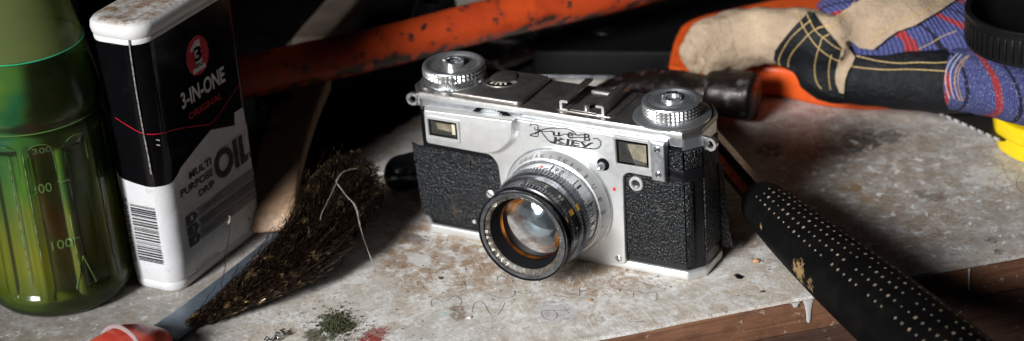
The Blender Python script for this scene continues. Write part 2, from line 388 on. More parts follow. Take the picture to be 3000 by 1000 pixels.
# pencil figures on the board
M['pencil'] = simple('pencil_line', (.05,.052,.06), .5)
def zb(P): return [(1200+x*.427, 700+y*.427) for x, y in P]
strokes = [zb([(155,468),(150,425),(175,408),(205,420),(235,436),(270,415),(305,394),(335,398),(357,430),(345,458)]),
 zb([(240,352),(300,362),(350,362),(385,340),(385,312),(368,298)]), zb([(315,312),(390,316),(462,325)]),
 zb([(430,487),(445,445),(480,428),(515,450),(545,505),(580,535),(610,515),(640,470),(655,435)]),
 zb([(527,372),(590,395),(650,408),(700,400),(725,370),(720,350)]), zb([(672,356),(735,362),(770,375)]),
 zb([(600,290),(608,258),(635,250),(665,270),(700,270),(722,262)]), zb([(712,268),(708,302)]),
 zb([(1105,352),(1170,353),(1235,360)]), zb([(1167,333),(1168,390)]), zb([(1043,370),(1100,380),(1170,390)]),
 zb([(977,388),(1050,396),(1125,408)]), zb([(940,427),(1000,434),(1055,431)]),
 zb([(1100,488),(1010,490),(925,492),(905,510),(925,545),(975,560),(1008,540),(1010,510),(985,492)]),
 zb([(1535,402),(1540,365),(1570,358),(1610,378),(1660,365),(1695,375),(1697,405),(1680,430),(1645,437)]),
 zb([(1575,292),(1650,318),(1755,345)]), zb([(1500,566),(1560,570),(1610,566)]),
 [(2050+x*.6985, 400+y*.6985) for x, y in [(1320,150),(1270,152),(1240,180),(1245,205),(1290,212),(1325,200)]], [(2050+x*.6985, 400+y*.6985) for x, y in [(1345,160),(1328,185),(1335,220),(1358,240)]]]
for st in strokes:
    pts = smooth_path([at(x, y, .06) for x, y in st], 6)
    MB().ribbon(pts, .28).build('pencil_mark', M['pencil'], wb, smooth=False, recalc=False)

# ------------------------------------------------------------------ the film camera
kc = thing('film_camera', (0, 14, 0), 'silver and black vintage rangefinder camera with large chrome lens standing on the painted board', 'camera')
def octo(w2, y0, y1, cx, cy): return [(-w2+cx, y0), (w2-cx, y0), (w2, y0+cy), (w2, y1-cy), (w2-cx, y1), (-w2+cx, y1), (-w2, y1-cy), (-w2, y0+cy)]
CX, CY = 5.6, 7.0; YB = 30
b = MB(); b.prz(rpoly(octo(68.6, .4, YB, CX, CY), 1.2, 2), 4.6, 63); b.build('body_shell', M['black_paint'], kc)
b = MB(); b.prz(rpoly(octo(69.4, -.6, YB+.6, CX+.2, CY), .8, 2), 0, 4.4); b.bevel(.9, 3, 40); b.build('base_plate', M['chrome_satin'], kc)
# top plate: band, groove, deck
b = MB(); b.prz(rpoly(octo(69.2, -.8, YB+.5, CX+.2, CY), 1.0, 3), 67.0, 70.4); b.bevel(.7, 3, 40); tp = b.build('top_plate', M['chrome_top'], kc)
b = MB(); b.prz(rpoly(octo(68.8, -.9, 0, 0, 0), 0), 0, 1) if False else b.box((-63.2,-1.35,67.4),(63.6,-.6,70.0)); b.bevel(.45, 2); b.build('front_trim', M['chrome_satin'], tp)
b = MB(); b.prz(rpoly(octo(68.7, .5, YB+.2, CX, CY), 1.0, 3), 61.2, 67.1); b.bevel(.2, 1, 40); b.build('top_skirt', M['chrome_dull'], kc)
b = MB(); b.prz(rpoly([(-62.4,-.3),(-12.5,-.3),(-12.5,29.6),(-62.4,29.6)], [2,3.5,3.5,2], 5), 70.2, 72.6); b.bevel(1.1, 4, 40); b.build('raised_deck', M['chrome_top'], tp)
# leatherette panels
def dispgrid(poly, y0, th): return MB().pry(poly, y0, y0-th)
b = dispgrid(rpoly([(-69.3,43.8),(-27,43.0),(-23,38),(-21,6.3),(-62.5,7.0),(-67.6,10)], [1.5,3,3,0,1,2]), .35, .9)
b.bevel(.3, 2, 40); b.build('leather_panel', M['leatherette'], kc)
b = dispgrid(rrect(35.6, 7.2, 63.1, 47.4, 1.6), .35, 1.0)
b.bevel(.35, 2, 40); b.build('leather_panel', M['leatherette'], kc)
b = dispgrid(rrect(52, 52.6, 63.0, 61.3, .5), .35, .9); b.build('leather_panel', M['leatherette'], kc)
fm = Matrix.Translation((63.1, .1, 0)) @ Matrix.Rotation(math.atan2(CY, CX), 4, 'Z')
b = MB(); b.box((.4,-.8,52.6),(8.6,.1,61.2), fm); b.bevel(.3); b.build('leather_panel', M['leatherette'], kc)
b = MB(); b.box((.1,-.72,7.3),(3.6,.1,47.0), fm); b.bevel(.3); b.build('leather_panel', M['leatherette'], kc)
b = MB(); b.box((-.3,-1.0,47.2),(8.9,.2,52.2), fm); b.bevel(.3); b.build('side_catch', M['black_paint'], kc)
b = MB(); b.box((68.4, 7.5, 10), (69.2, 23, 61)); b.bevel(.3); b.build('leather_panel', M['leatherette'], kc)
b = MB(); b.box((52,-.7,47.6),(63.4,.2,52.4)); b.bevel(.3); b.build('side_catch', M['black_paint'], kc)
# leather lifting away: left edge upper corner and the flap behind the right end
def sheet(name, rows, th, m, parent, **k):
    c = MB(); V = [[Vector(p) for p in r] for r in rows]
    nu, nv = len(V[0]), len(V)
    def nrm(j, i):
        a = V[min(j+1,nv-1)][i]-V[max(j-1,0)][i]; d = V[j][min(i+1,nu-1)]-V[j][max(i-1,0)]
        return a.cross(d).normalized()*th
    top = [[V[j][i] for i in range(nu)] for j in range(nv)]; bot = [[V[j][i]+nrm(j,i) for i in range(nu)] for j in range(nv)]
    T = [[c.bm.verts.new(p) for p in r] for r in top]; B = [[c.bm.verts.new(p) for p in r] for r in bot]
    for j in range(nv-1):
        for i in range(nu-1):
            c.bm.faces.new((T[j][i],T[j][i+1],T[j+1][i+1],T[j+1][i])); c.bm.faces.new((B[j][i],B[j+1][i],B[j+1][i+1],B[j][i+1]))
    for i in range(nu-1):
        c.bm.faces.new((T[0][i],B[0][i],B[0][i+1],T[0][i+1])); c.bm.faces.new((T[-1][i],T[-1][i+1],B[-1][i+1],B[-1][i]))
    for j in range(nv-1):
        c.bm.faces.new((T[j][0],T[j+1][0],B[j+1][0],B[j][0])); c.bm.faces.new((T[j][-1],B[j][-1],B[j+1][-1],T[j+1][-1]))
    return c.build(name, m, parent, sharp=60, **k)
rows = []
for j in range(9):
    t = j/8; z = 46-40*t; out = .8+3.4*t**2.2
    rows.append([(68.9+out*s_*.9, 22+3*s_+2*t, z-1.5*s_*t) for s_ in (0,.35,.7,1.0)])
sheet('leather_flap', rows, .8, M['leatherette'], kc, label='strip of black leatherette curling away from the end of the body')
rows = []
for j in range(7):
    t = j/6; z = 43.6-33*t; o_ = 2.6*(1-t)**1.5
    rows.append([(-66.5-o_*s_-.8*s_, -.6+.3*o_*s_, z+.5*s_) for s_ in (0,.5,1)])
sheet('leather_flap', rows, .8, M['leatherette'], kc)
# front plate
PY = -2.6
def shp(P, k=1.6): return [(x+k, z+k*.95) for x, z in P]
plate = rpoly([(-60.0,64.2),(-60.4,47.5),(-28,46),(-24.6,42),(-23.5,20),(-22,3.6),(35.0,3.4),(36.0,46.6),(38.5,48.6),(56.2,48.2),(56.2,65.2),(-20,65.2)], [1,2,2,3,2,1,2.2,1.2,2,1.2,.6,1], 4)
b = MB(); b.pry(plate, .2, PY); b.bevel(.8, 3, 40); fp = b.build('front_plate', M['chrome_satin'], kc)
HY = -6.8
hp_ = [atY(x, y, HY) for x, y in ((1250,419),(1447,455),(1501,409),(1502,355),(1241,321))]
hous = rpoly([(p.x, p.z) for p in (hp_[0], hp_[1], hp_[2], hp_[3], hp_[4])], [2,6,6,1,1.5], 8)
b = MB(); b.pry([(x-.25, z-.2) for x, z in hous], PY+.6, HY); b.bevel(.9, 4, 40); b.build('rangefinder_housing', M['chrome_satin'], kc)
# soft shoulder running down from the housing to the plate
def grow(P, d): 
    cx_ = sum(p[0] for p in P)/len(P); cz_ = sum(p[1] for p in P)/len(P); o = []
    for i, p in enumerate(P):
        a = Vector(P[i-1]); b_ = Vector(P[(i+1) % len(P)]); t = (b_-a).normalized(); o.append((p[0]+t.y*d, p[1]-t.x*d))
    return o
rows = []
for k in range(7):
    t = k/6; rows.append([(x, HY+1.0+(PY-.05-HY-1.0)*math.sin(t*PI/2), min(z, 64.9)) for x, z in grow(hous, -.35+2.3*(1-math.cos(t*PI/2)))])
b = MB(); b.grid(rows); b.build('housing_shoulder', M['chrome_satin'], kc)
# end block with two screws
b = MB(); b.box((50.4,-4.6,48.0),(56.6,.6,65.6)); b.bevel(.5,3); eb = b.build('end_block', M['chrome_dull'], kc)
def screw(o, r, parent, ang, m='chrome', ax=(0,-1,0)):
    c = MB(); c.lathe([(r*.98,0),(r*.98,.35),(r*.8,.55),(.01,.62)], o, ax, 24); s = c.build('screw', M[m], parent)
    d = MB(); R = Matrix.Translation(o) @ Matrix.Rotation(ang, 4, 'Y'); d.box((-r*.86,-.70,-r*.13),(r*.86,-.5,r*.13), R)
    d.build('screw_slot', M['black_matte'], s)
for z in (62.9, 51.2): screw((53.5,-4.6,z), 1.45, eb, -.9)
screw((32.0,PY,6.2), 1.5, fp, 1.4); screw((-30.8,-.5,25.4), 2.0, kc, .6, 'chrome_satin'); 
b = MB(); b.lathe([(1.0,0),(1.0,.5),(.7,.9),(.01,1.0)], (-40.2,-.5,10.0), (0,-1,0), 20); b.build('rivet', M['chrome_satin'], kc)
# finder windows
def window(x0, z0, x1, z1, y, parent, name):
    fr = thing_part = None
    c = MB(); o = rrect(x0, z0, x1, z1, 1.3); i_ = rrect(x0+1.5, z0+1.5, x1-1.5, z1-1.5, .5); i2 = rrect(x0+2.0, z0+2.0, x1-2.0, z1-2.0, .4)
    c.grid([[(a,y+.6,b_) for a,b_ in o],[(a,y-.85,b_) for a,b_ in rrect(x0+.25,z0+.25,x1-.25,z1-.25,1.2)],[(a,y-.85,b_) for a,b_ in rrect(x0+1.2,z0+1.2,x1-1.2,z1-1.2,.6)],[(a,y-.02,b_) for a,b_ in i_]])
    f = c.build(name, M['chrome_satin'], parent)
    d = MB(); d.grid([[(a,y-.14,b_) for a,b_ in i_],[(a,y-.14,b_) for a,b_ in rrect(x0+2.5,z0+2.5,x1-2.5,z1-2.5,.3)]], cap1=False); d.build('window_surround', M['black_matte'], f)
    g = MB(); g.pry(rrect(x0+1.55, z0+1.55, x1-1.55, z1-1.55, .4), y-.16, y-.24); g.build('window_glass', M['window_glass'], f)
    return f
def pocket(x0, z0, x1, z1, y, dep, m):  # interior of a finder: back wall with optics seen through the glass
    pass
# windows sit on dark backs with pale inner optics
M['optic_pale'] = simple('pale_optics', (.27,.24,.195), .35, var=.3, vmm=4)
M['optic_dark'] = simple('dark_optics', (.05,.05,.05), .3)
def optics(x0, z0, x1, z1, y, f, coil):
    c = MB(); c.box((x0+1.6, y-.02, z0+1.6), (x1-1.6, y+.05, z1-1.6)); c.build('finder_interior', M['optic_dark'], f)
    if coil:
        c = MB(); c.pry([(x0+9.0,z0+4.6),(x1-2.5,z0+3.6),(x1-2.5,z1-2.6),(x0+6.6,z1-3.2)], y-.03, y-.07); c.build('finder_optic', M['optic_pale'], f)
        for k in range(9):
            t = k/8; c = MB(); p = Vector((x0+3.6+3.2*t, y-.08, z1-3.6-6.6*t)); 
            c.tube([p+Vector((-.9,0,-.4)), p+Vector((0,-.1,.0)), p+Vector((.9,0,.35))], .2, 6); c.build('finder_thread', M['steel_dark'], f)
    else:
        c = MB(); c.pry([(x0+6,z0+5.2),(x1-2.4,z0+4.2),(x1-2.4,z1-2.8),(x0+5,z1-3)], y-.03, y-.07); c.build('finder_optic', M['optic_pale'], f)
        c = MB(); c.pry([(x1-4.2,z0+3.5),(x1-2.6,z0+3.5),(x1-2.6,z1-2.5),(x1-4.2,z1-2.6)], y-.075, y-.10); c.build('finder_optic', M['ivory_ink'], f)
w0_ = atY(1252, 403, HY); w1_ = atY(1346, 353, HY)
f1 = window(w0_.x, w0_.z, w1_.x, w1_.z, HY, kc, 'rangefinder_window'); optics(w0_.x, w0_.z, w1_.x, w1_.z, HY, f1, False)
f2 = window(32.2, 51.0, 50.0, 65.3, PY, kc, 'viewfinder_window'); optics(32.2, 51.0, 50.0, 65.3, PY, f2, True)
# focusing wheel standing between plate and top band
b = MB(); b.pry(rpoly([(-37,64.4),(-34,67.2),(-20,67.2),(-17,64.4)], [1,2,2,1], 4), .3, -.35); b.build('wheel_recess', M['black_matte'], kc)
b = MB(); b.gear(8.3, .95, 40, 0, 1.3, (-27.0, -.45, 59.4), (0,-1,.12), 5.5); b.lathe([(7.2,1.25),(6.2,1.0),(.01,1.0)], (-27.0,-.45,59.4), (0,-1,.12), 40); b.build('focusing_wheel', M['chrome_dull'], kc)
# knobs
def knob_l(cx, cy):
    z = 71.3; k = MB(); k.lathe([(15.2,-.6),(15.2,.9),(14.7,1.3),(13.8,1.6),(13.0,4.0),(13.0,4.3)], (cx,cy,z), (0,0,1), 96, cap0=True)
    kn = k.build('winding_knob', M['chrome'], kc)
    k = MB(); k.diamond(14.3, .9, 44, 2, 0, 3.6, (cx,cy,z+4.0), (0,0,1), 5); k.build('knurled_ring', M['knurl'], kn)
    k = MB(); k.lathe([(13.6,0),(13.9,.35),(13.5,.9),(12.4,1.15),(11.8,.8),(10.6,.2),(10.4,-.1),(9.9,0),(9.7,-.2),(9.2,-.05),(9.0,-.3),(8.5,-.15),(8.3,-.4),(7.8,-.25),(7.6,-.5),(6,-.9),(4,-1.0)], (cx,cy,z+7.6),(0,0,1),96)
    k.build('knob_cap', M['chrome_dull'], kn)
    k = MB(); k.lathe([(4.8,-1.2),(4.7,2.0)], (cx,cy,z+7.6),(0,0,1),64); k.lathe([(3.2,1.2),(2.4,.6),(1.2,.9),(.01,1.0)], (cx,cy,z+7.6),(0,0,1),32)
    k.gear(4.75,.01,24,1.9,2.0,(cx,cy,z+7.6),(0,0,1),3.2)
    for i in range(22):
        a = 2*PI*i/22; Rm = Matrix.Translation((cx,cy,z+9.5)) @ Matrix.Rotation(a,4,'Z'); k.box((3.2,-.32,0),(4.7,.32,.55),Rm)
    k.build('release_button', M['chrome'], kn)
    d = Vector((.46,-.888,0)); k = MB(); k.lathe([(1.5,0),(1.5,.35),(.01,.45)], Vector((cx,cy,z+5.8))+d*13.6, d, 20); s = k.build('screw', M['chrome_dull'], kn)
    k = MB(); q = Matrix.Translation(Vector((cx,cy,z+5.8))+d*14.1) @ Matrix.Rotation(math.atan2(-.46,.888)*-1,4,'Z'); k.box((-.15,-.05,-1.3),(.15,.05,1.3), q); k.build('screw_slot', M['black_matte'], s)
    k = MB()
    for a, s_ in ((-112,'*'),(-72,'10'),(-55,'25'),(-28,'50'),(-8,'125')):
        th = math.radians(a); wd = .9*len(s_)
        def fn(u, v, th=th, wd=wd):
            zz = 1.35+v*2.2; r = 13.93-(zz-1.0)*.265+.05; t = th+(u-.5)*wd*1.2/r
            return (cx+math.cos(t)*r, cy+math.sin(t)*r, z+zz)
        text(k, s_, fn)
    k.build('engraved_numbers', M['ink'], kn, smooth=False, recalc=False)
knob_l(-52.6, 13.6)
def knob_r(cx, cy):
    z = 70.4; k = MB(); k.lathe([(16.6,0),(16.6,.7),(16.1,1.0),(12,1.6),(11.4,2.0)], (cx,cy,z), (0,0,1), 96, cap0=True); kn = k.build('advance_knob', M['chrome_dull'], kc)
    k = MB(); k.diamond(12.8, .9, 42, 3, 0, 4.4, (cx,cy,z+1.8), (0,0,1), 5); k.build('knurled_ring', M['knurl'], kn)
    k = MB(); k.lathe([(12.4,0),(12.7,.35),(12.4,.9),(11.2,1.2),(10.2,1.1),(9.9,.8),(9.5,1.1),(9.2,.8),(8.8,1.1),(8.5,.8),(8.1,1.1),(7.8,.8),(7.4,1.1),(5,1.0),(3,.8)], (cx,cy,z+6.4),(0,0,1),96); k.build('knob_cap', M['chrome_dull'], kn)
    k = MB(); k.lathe([(4.2,.8),(4.1,1.7),(3.2,1.5),(3.0,1.1),(.01,1.15)], (cx,cy,z+6.4),(0,0,1),48)
    for i in range(20):
        a = 2*PI*i/20; Rm = Matrix.Translation((cx,cy,z+8.05)) @ Matrix.Rotation(a,4,'Z'); k.box((3.1,-.34,-.3),(4.15,.34,.5),Rm)
    k.build('toothed_hub', M['chrome'], kn)
    k = MB(); k.box((-2.3,-1.0,0),(2.3,1.0,.12), Matrix.Translation((cx-2.6,cy+6.0,z+7.45)) @ Matrix.Rotation(.5,4,'Z')); k.bevel(.4); k.build('key_slot', M['black_matte'], kn)
knob_r(52.4, 14.0)
# frame counter window on the deck
def arc_poly(cx, cy, r0, r1, a0, a1, n=16):
    P = [(cx+r1*math.cos(math.radians(a0+(a1-a0)*i/n)), cy+r1*math.sin(math.radians(a0+(a1-a0)*i/n))) for i in range(n+1)]
    return P+[(cx+r0*math.cos(math.radians(a1-(a1-a0)*i/n)), cy+r0*math.sin(math.radians(a1-(a1-a0)*i/n))) for i in range(n+1)]
cc = (-31.6, 20.6)
b = MB(); b.prz(arc_poly(*cc, 5.2, 10.4, -128, -8), 72.5, 72.95); b.bevel(.2); b.build('counter_rim', M['chrome_top'], kc)
b = MB(); b.prz(arc_poly(*cc, 6.2, 9.5, -118, -16), 72.9, 73.0); ci = b.build('counter_window', M['black_matte'], kc)
b = MB(); b.prz(arc_poly(*cc, 6.4, 9.2, -36, -18), 72.95, 73.08); b.build('counter_scale', M['chrome_satin'], ci)
for a in (-108,-92,-76,-60): b = MB(); b.prz(arc_poly(*cc, 6.6, 8.4, a, a+7), 72.95, 73.08); b.build('counter_scale', M['ivory_ink'], ci)
b = MB(); b.lathe([(6.0,0),(5.9,.7),(5.4,.95),(.01,1.0)], (*cc,72.5),(0,0,1),48); b.build('counter_disc', M['chrome_top'], kc)
# accessory shoe
b = MB(); b.prz(rrect(2.6,1.8,30.6,28.6,2.6), 70.35, 70.95); b.bevel(.3); sh = b.build('accessory_shoe', M['chrome_top'], kc)
for sx, x in ((1, 5.2), (-1, 26.2)):
    L = [(x, 70.9),(x+sx*3.6,70.9),(x+sx*3.6,71.3),(x+sx*1.2,71.3),(x+sx*1.2,74.2),(x+sx*3.8,74.2),(x+sx*3.8,75.3),(x+sx*.8,75.3),(x,74.6)]
    b = MB(); b.pry(L, 2.8, 27.6); b.bevel(.2, 2, 40); b.build('shoe_rail', M['chrome_top'], sh)
    b = MB(); b.pry([(px_, pz_) for px_, pz_ in L], 2.74, 2.3); b.build('rail_end', M['chrome_satin'], sh)
b = MB(); b.prz(rrect(9.2,3.2,22.2,22.6,.6), 70.9, 71.15); b.bevel(.1); b.build('shoe_plate', M['chrome_top'], sh)
b = MB(); b.prz(rrect(10,22.8,22,24.2,.3), 70.9, 71.5); b.build('shoe_stop', M['chrome_satin'], sh)
b = MB(); b.lathe([(1.3,0),(1.25,2.2),(.9,2.6),(.01,2.7)], (16.6,5.4,70.9),(0,0,1),24); b.build('shoe_pin', M['chrome'], sh)
b = MB()
for i, t_ in enumerate(('7534668','GOST 32','ARSENAL')):
    pass
for i in range(3):
    for j in range(5): b.box((10.6+j*2.2, 10.5+i*3.2, 71.15), (11.9+j*2.2, 12.3+i*3.2, 71.3))
b.bm.free()
# strap lugs
def lug(o, n, parent):
    n = Vector(n).normalized(); c = MB(); ax = Vector((n.y,-n.x,0))
    c.lathe([(1.7,-1.0),(1.7,1.0),(3.0,1.0),(3.0,-1.0),(1.7,-1.0)], Vector(o)+n*3.0, ax, 32); 
    L = c.build('strap_lug', M['chrome'], parent)
    c = MB(); R_ = Matrix.Translation(o) @ Matrix.Rotation(math.atan2(n.y,n.x),4,'Z'); c.box((-.6,-1.0,-2.9),(1.6,1.0,2.9),R_); c.bevel(.3); c.build('lug_base', M['chrome'], L)
lug((69.2, 9.0, 62.6), (1,-.15,0), kc); lug((-69.2, 9.0, 61.8), (-1,-.15,0), kc)
# sync socket, catch pin, red dot
b = MB(); b.lathe([(3.3,0),(3.3,1.1),(2.9,1.5),(2.1,1.5),(1.9,1.1),(1.9,.2)], (41.6,-.7,43.4),(0,-1,0),48); so = b.build('sync_socket', M['chrome_satin'], kc)
b = MB(); b.lathe([(1.9,.25),(1.2,.3),(1.1,.6),(.8,.6),(.7,.35),(.01,.35)], (41.6,-.7,43.4),(0,-1,0),32); b.build('socket_core', M['steel_dark'], so)
b = MB(); b.lathe([(2.9,0),(2.9,.1),(.01,.12)], (27.0,PY,50.6),(0,-1,0),32); b.build('pin_recess', M['black_matte'], fp)
b = MB(); b.lathe([(1.7,0),(1.7,1.4),(1.2,2.6),(.4,3.6),(.01,3.8)], (26.6,PY,50.2),(-.15,-1,-.2),32); b.build('locking_pin', M['chrome_dull'], kc)
b = MB(); b.lathe([(.8,0),(.7,.3),(.01,.4)], (31.6,PY,39.6),(0,-1,0),16); b.build('red_index_dot', M['ink_red'], kc)
# name badge
def zl(P): return [(1400+x*.2793, 180+y*.2793) for x, y in P]
def zr(P): return [(1600+x*.4657, 200+y*.4657) for x, y in P]
badge = [(zl([(556,682),(556,657),(626,668),(629,712),(628,790),(542,773),(585,760),(650,728),(720,707),(800,700),(900,703),(965,716),(1005,742),(1040,775),(1075,772),(1112,772)]), .5, False),
  (zl([(592,690),(604,722),(648,716),(672,745),(740,833),(800,848)]), .5, False),
  (zl([(745,735),(700,738),(655,735),(600,765)]), .4, False),
  (zl([(748,735),(785,738)]), .45, False), (zl([(858,778),(880,776),(900,764),(938,768)]), .45, True), (zl([(1000,762),(1040,775)]), .45, False), (zl([(985,806),(1040,798),(1112,800)]), .45, True),
  (zr([(22,466),(60,476),(160,492),(260,506),(315,507),(340,490),(342,462),(320,444),(296,443)]), .45, True)]
b = MB()
for P, wd, sm in badge:
    pts = [atY(x, y, PY-.12) for x, y in P]
    b.ribbon(smooth_path(pts, 5) if sm else smooth_path(pts, 2), -wd, up=(0,-1,0))
A_ = atY(1622, 418, PY-.12); B_ = atY(1734, 436, PY-.12); C_ = atY(1620, 401, PY-.12); 
dz = atY(1620,401,PY).z-atY(1622,418,PY).z
def fnk(u, v): 
    p = A_.lerp(B_, u); return (p.x+.5*v, PY-.12, p.z*0+A_.z+(B_.z-A_.z)*u+v*2.6)
text(b, 'KIEV', fnk, bold=.03)
for ch, xa, ya, xb, yb, hh in (('u',784,782,862,790,46),('e',936,806,1002,812,66),('B',1112,832,1182,842,76)):
    (p0x,p0y),(p1x,p1y),(p2x,p2y) = zl([(xa,ya),(xb,yb),(xa,ya-hh)]); q0 = atY(p0x,p0y,PY-.12); q1 = atY(p1x,p1y,PY-.12); q2_ = atY(p2x,p2y,PY-.12)
    text(b, ch, lambda u, v, q0=q0, q1=q1, q2_=q2_: tuple(q0+(q1-q0)*u+(q2_-q0)*v), bold=.02)
for u in (.02,.16,.36,.45,.56,.78,.98):   # slab serifs
    for v in (0, 1):
        p = Vector(fnk(u, v)); b.face([p+Vector((-.7,0,-.22)), p+Vector((.7,0,-.22)), p+Vector((.7,0,.22)), p+Vector((-.7,0,.22))])
b.build('name_badge', M['ink'], fp, smooth=False, recalc=False)

# ------------------------------------------------------------------ lens
LC = Vector((4.6, 0, 29.1)); AX = Vector((0,-1,0)); E_X = Vector((1,0,0)); E_Z = Vector((0,0,1))
def cyl(th, r, y): return LC+E_X*(math.cos(th)*r)+E_Z*(math.sin(th)*r)+Vector((0,y,0))
ln = MB().lathe([(25.8,2.2),(25.8,3.6),(25.3,4.0),(24,4.0)], LC, AX, 128).build('lens', M['chrome_dull'], kc)
MB().lathe([(25.0,3.6),(25.0,4.4),(24.6,5.2),(23.2,8.9),(22.6,9.1)], LC, AX, 128).build('aperture_scale_ring', M['chrome_satin'], ln)
MB().lathe([(22.6,8.6),(21.9,9.0),(21.5,10.2),(21.2,16.0),(20.6,16.1)], LC, AX, 128).build('distance_ring', M['clean_chrome'], ln)
MB().gear(22.1,.5,90,16.2,20.6,LC,AX,18).build('focus_grip', M['grip_steel'], ln)
MB().lathe([(21.0,20.2),(21.3,20.6),(21.4,23.2),(20.6,23.5),(20.3,23.6),(20.3,24.4),(20.6,24.6)], LC, AX, 128).build('index_collar', M['steel_dark'], ln)
MB().lathe([(20.6,24.4),(20.5,28.4),(20.2,28.6)], LC, AX, 128).build('aperture_number_ring', M['black_paint'], ln)
MB().gear(20.9,.6,84,28.6,31.2,LC,AX,17).build('aperture_grip', M['steel_dark'], ln)
MB().lathe([(20.3,31.2),(20.9,31.5),(20.9,32.3),(20.2,32.6),(19.8,33.0),(19.9,36.2),(20.6,36.4)], LC, AX, 128).build('front_barrel', M['black_paint'], ln)
MB().gear(20.95,.25,150,36.3,37.3,LC,AX,18.5).build('front_rim', M['steel_dark'], ln)
MB().lathe([(20.9,37.2),(20.85,37.8),(20.5,37.95),(20.1,37.3),(19.8,36.4)], LC, AX, 128).build('filter_thread', M['black_paint'], ln)
q = N('worn_name_ring'); c_ = q.mix(q.ramp(q.noise(1.6,8,.75), .42, .62), (.018,.017,.015), (.15,.125,.09)); q.set(color=c_, rough=.5, metal=.2); q.bump(q.noise(.8,4), .06)
nr = MB().lathe([(19.9,36.6),(19.2,36.7),(16.9,35.6),(16.5,35.2)], LC, AX, 128).build('name_ring', q.m, ln)
prof = []
r_, a_ = 16.5, 35.2
for i in range(14):
    prof += [(r_, a_), (r_, a_-.32), (r_-.14, a_-.36)]; r_ -= .15; a_ -= .38
MB().lathe(prof, LC, AX, 128).build('baffle_rings', M['black_matte'], ln)
# optical elements: a glass meniscus in front, a coated inner element, barrel wall painted with amber reflections and dark iris
rg = 14.6; yg = 30.2
def cap(rad, depth, seg=18): return [(rad*math.sin(PI/2*(1-i/seg)) if False else rad*(1-i/seg), depth*(1-(1-i/seg)**2)) for i in range(seg+1)]
b = MB(); front_p = [(max(r,.01), yg+d) for r, d in cap(rg, 4.2)]; back_p = [(max(r,.01), yg-1.6+d*.3) for r, d in cap(rg, 2.6)]
b.lathe(front_p[::1], LC, AX, 96); b.lathe([(rg, yg), (rg, yg-1.6)]+back_p[1:], LC, AX, 96); bmesh.ops.remove_doubles(b.bm, verts=b.bm.verts, dist=.012)
b.build('front_glass', M['lens_glass'], ln)
q = N('amber_reflection_wall'); c_ = q.mix(q.ramp(q.noise(9,3,.5), .4, .62), (.16,.05,.012), (.80,.27,.03)); q.set(color=c_, rough=.25, metal=.45)
MB().lathe([(14.6,yg-.4),(13.4,yg-3.0),(11.6,yg-5.4),(11.2,yg-5.5)], LC, AX, 96).build('barrel_wall', q.m, ln)
q = N('coated_inner_element'); q.set(color=(.32,.42,.47), rough=.12, metal=.92); 
b = MB(); b.lathe([(max(r,.01), yg-5.6+d) for r, d in cap(11.4, 4.2)], LC+Vector((0,0,0)), AX, 96); b.build('inner_glass', q.m, ln)
# engraved characters on the lens
def ringtext(mb, txt, th, r_of, y0, h, wd, flip=False, sh=0.0):
    # characters read with their feet towards the front when flip is set
    def fn(u, v):
        vv = (1-v) if flip else v; uu = (1-u) if flip else u
        y = y0-h*(1-vv) if False else y0-h*vv
        r = r_of(-y)+.06; t = th-(uu-.5)*wd/r
        return cyl(t, r, y)
    text(mb, txt, fn)
b = MB(); k_ = lambda a: 24.62-(a-5.2)*.378+.03
for th, s_ in zip((128,121,114,107,100,90,80,73,65,56,46,33,18,3,-14), ('22','16','5.6','4','2.8','.','2','2.8','4','5.6','8','11','16','22','.')):
    ringtext(b, s_, math.radians(th), k_, -6.6, 1.9, .75*len(s_.replace('.',''))+.25, True)
for th in (90,73,46,33,18,3):
    b.face([cyl(math.radians(th+.4), k_(8.4)+.06, -8.4), cyl(math.radians(th-.4), k_(8.4)+.06, -8.4), cyl(math.radians(th-.4), k_(9.1)+.08, -9.1), cyl(math.radians(th+.4), k_(9.1)+.08, -9.1)])
b.build('aperture_scale', M['ink'], ln, smooth=False, recalc=False)
b = MB(); k2 = lambda a: 21.45-(a-11.2)*.05+.02
for th, s_ in ((72,'0.9'),(43,'1'),(12,'1.15'),(-10,'1.3'),(-32,'1.5')):
    ringtext(b, s_, math.radians(th), k2, -11.4, 3.4, (1.0 if s_ == '1' else 1.6*len(s_.replace('.',''))+.5), True)
for th in (82,49,19,-4,-27):
    b.face([cyl(math.radians(th+.7), k2(10.4)+.1, -10.4), cyl(math.radians(th-.7), k2(10.4)+.1, -10.4), cyl(math.radians(th-.7), k2(15)+.1, -15.8), cyl(math.radians(th+.7), k2(15)+.1, -15.8)])
b.build('distance_scale', M['ink'], ln, smooth=False, recalc=False)
for th in (88, 101):
    d = Vector((math.cos(math.radians(th)),0,math.sin(math.radians(th)))); b = MB(); b.lathe([(1.25,0),(1.2,.3),(.01,.4)], cyl(math.radians(th),21.3,-13.3), d, 20); b.build('screw', M['chrome'], ln)
MB().lathe([(.75,0),(.6,.3),(.01,.35)], cyl(math.radians(94.5),21.3,-13.4), (-.08,0,1), 14).build('red_index_dot', M['ink_red'], ln)
def patch_cyl(name, th, dth, r, y0, y1, m, parent):
    c = MB(); rows = []
    for y in (y0, y1): rows.append([cyl(math.radians(th+dth*(i/4-.5)), r, y) for i in range(5)])
    c.grid(rows, closed_u=False); c.build(name, m, parent, recalc=False)
patch_cyl('yellow_index', 27, 8, 21.46, -20.9, -23.0, M['yellow_mark'], ln); patch_cyl('yellow_index', 27, 7, 20.64, -24.8, -28.0, M['yellow_mark'], ln); patch_cyl('yellow_index', 25, 7, 20.98, -31.6, -32.3, M['yellow_mark'], ln)
MB().lathe([(.6,0),(.01,.2)], cyl(math.radians(2),21.38,-22), (1,0,.03), 12).build('red_index_dot', M['ink_red'], ln)
b = MB()
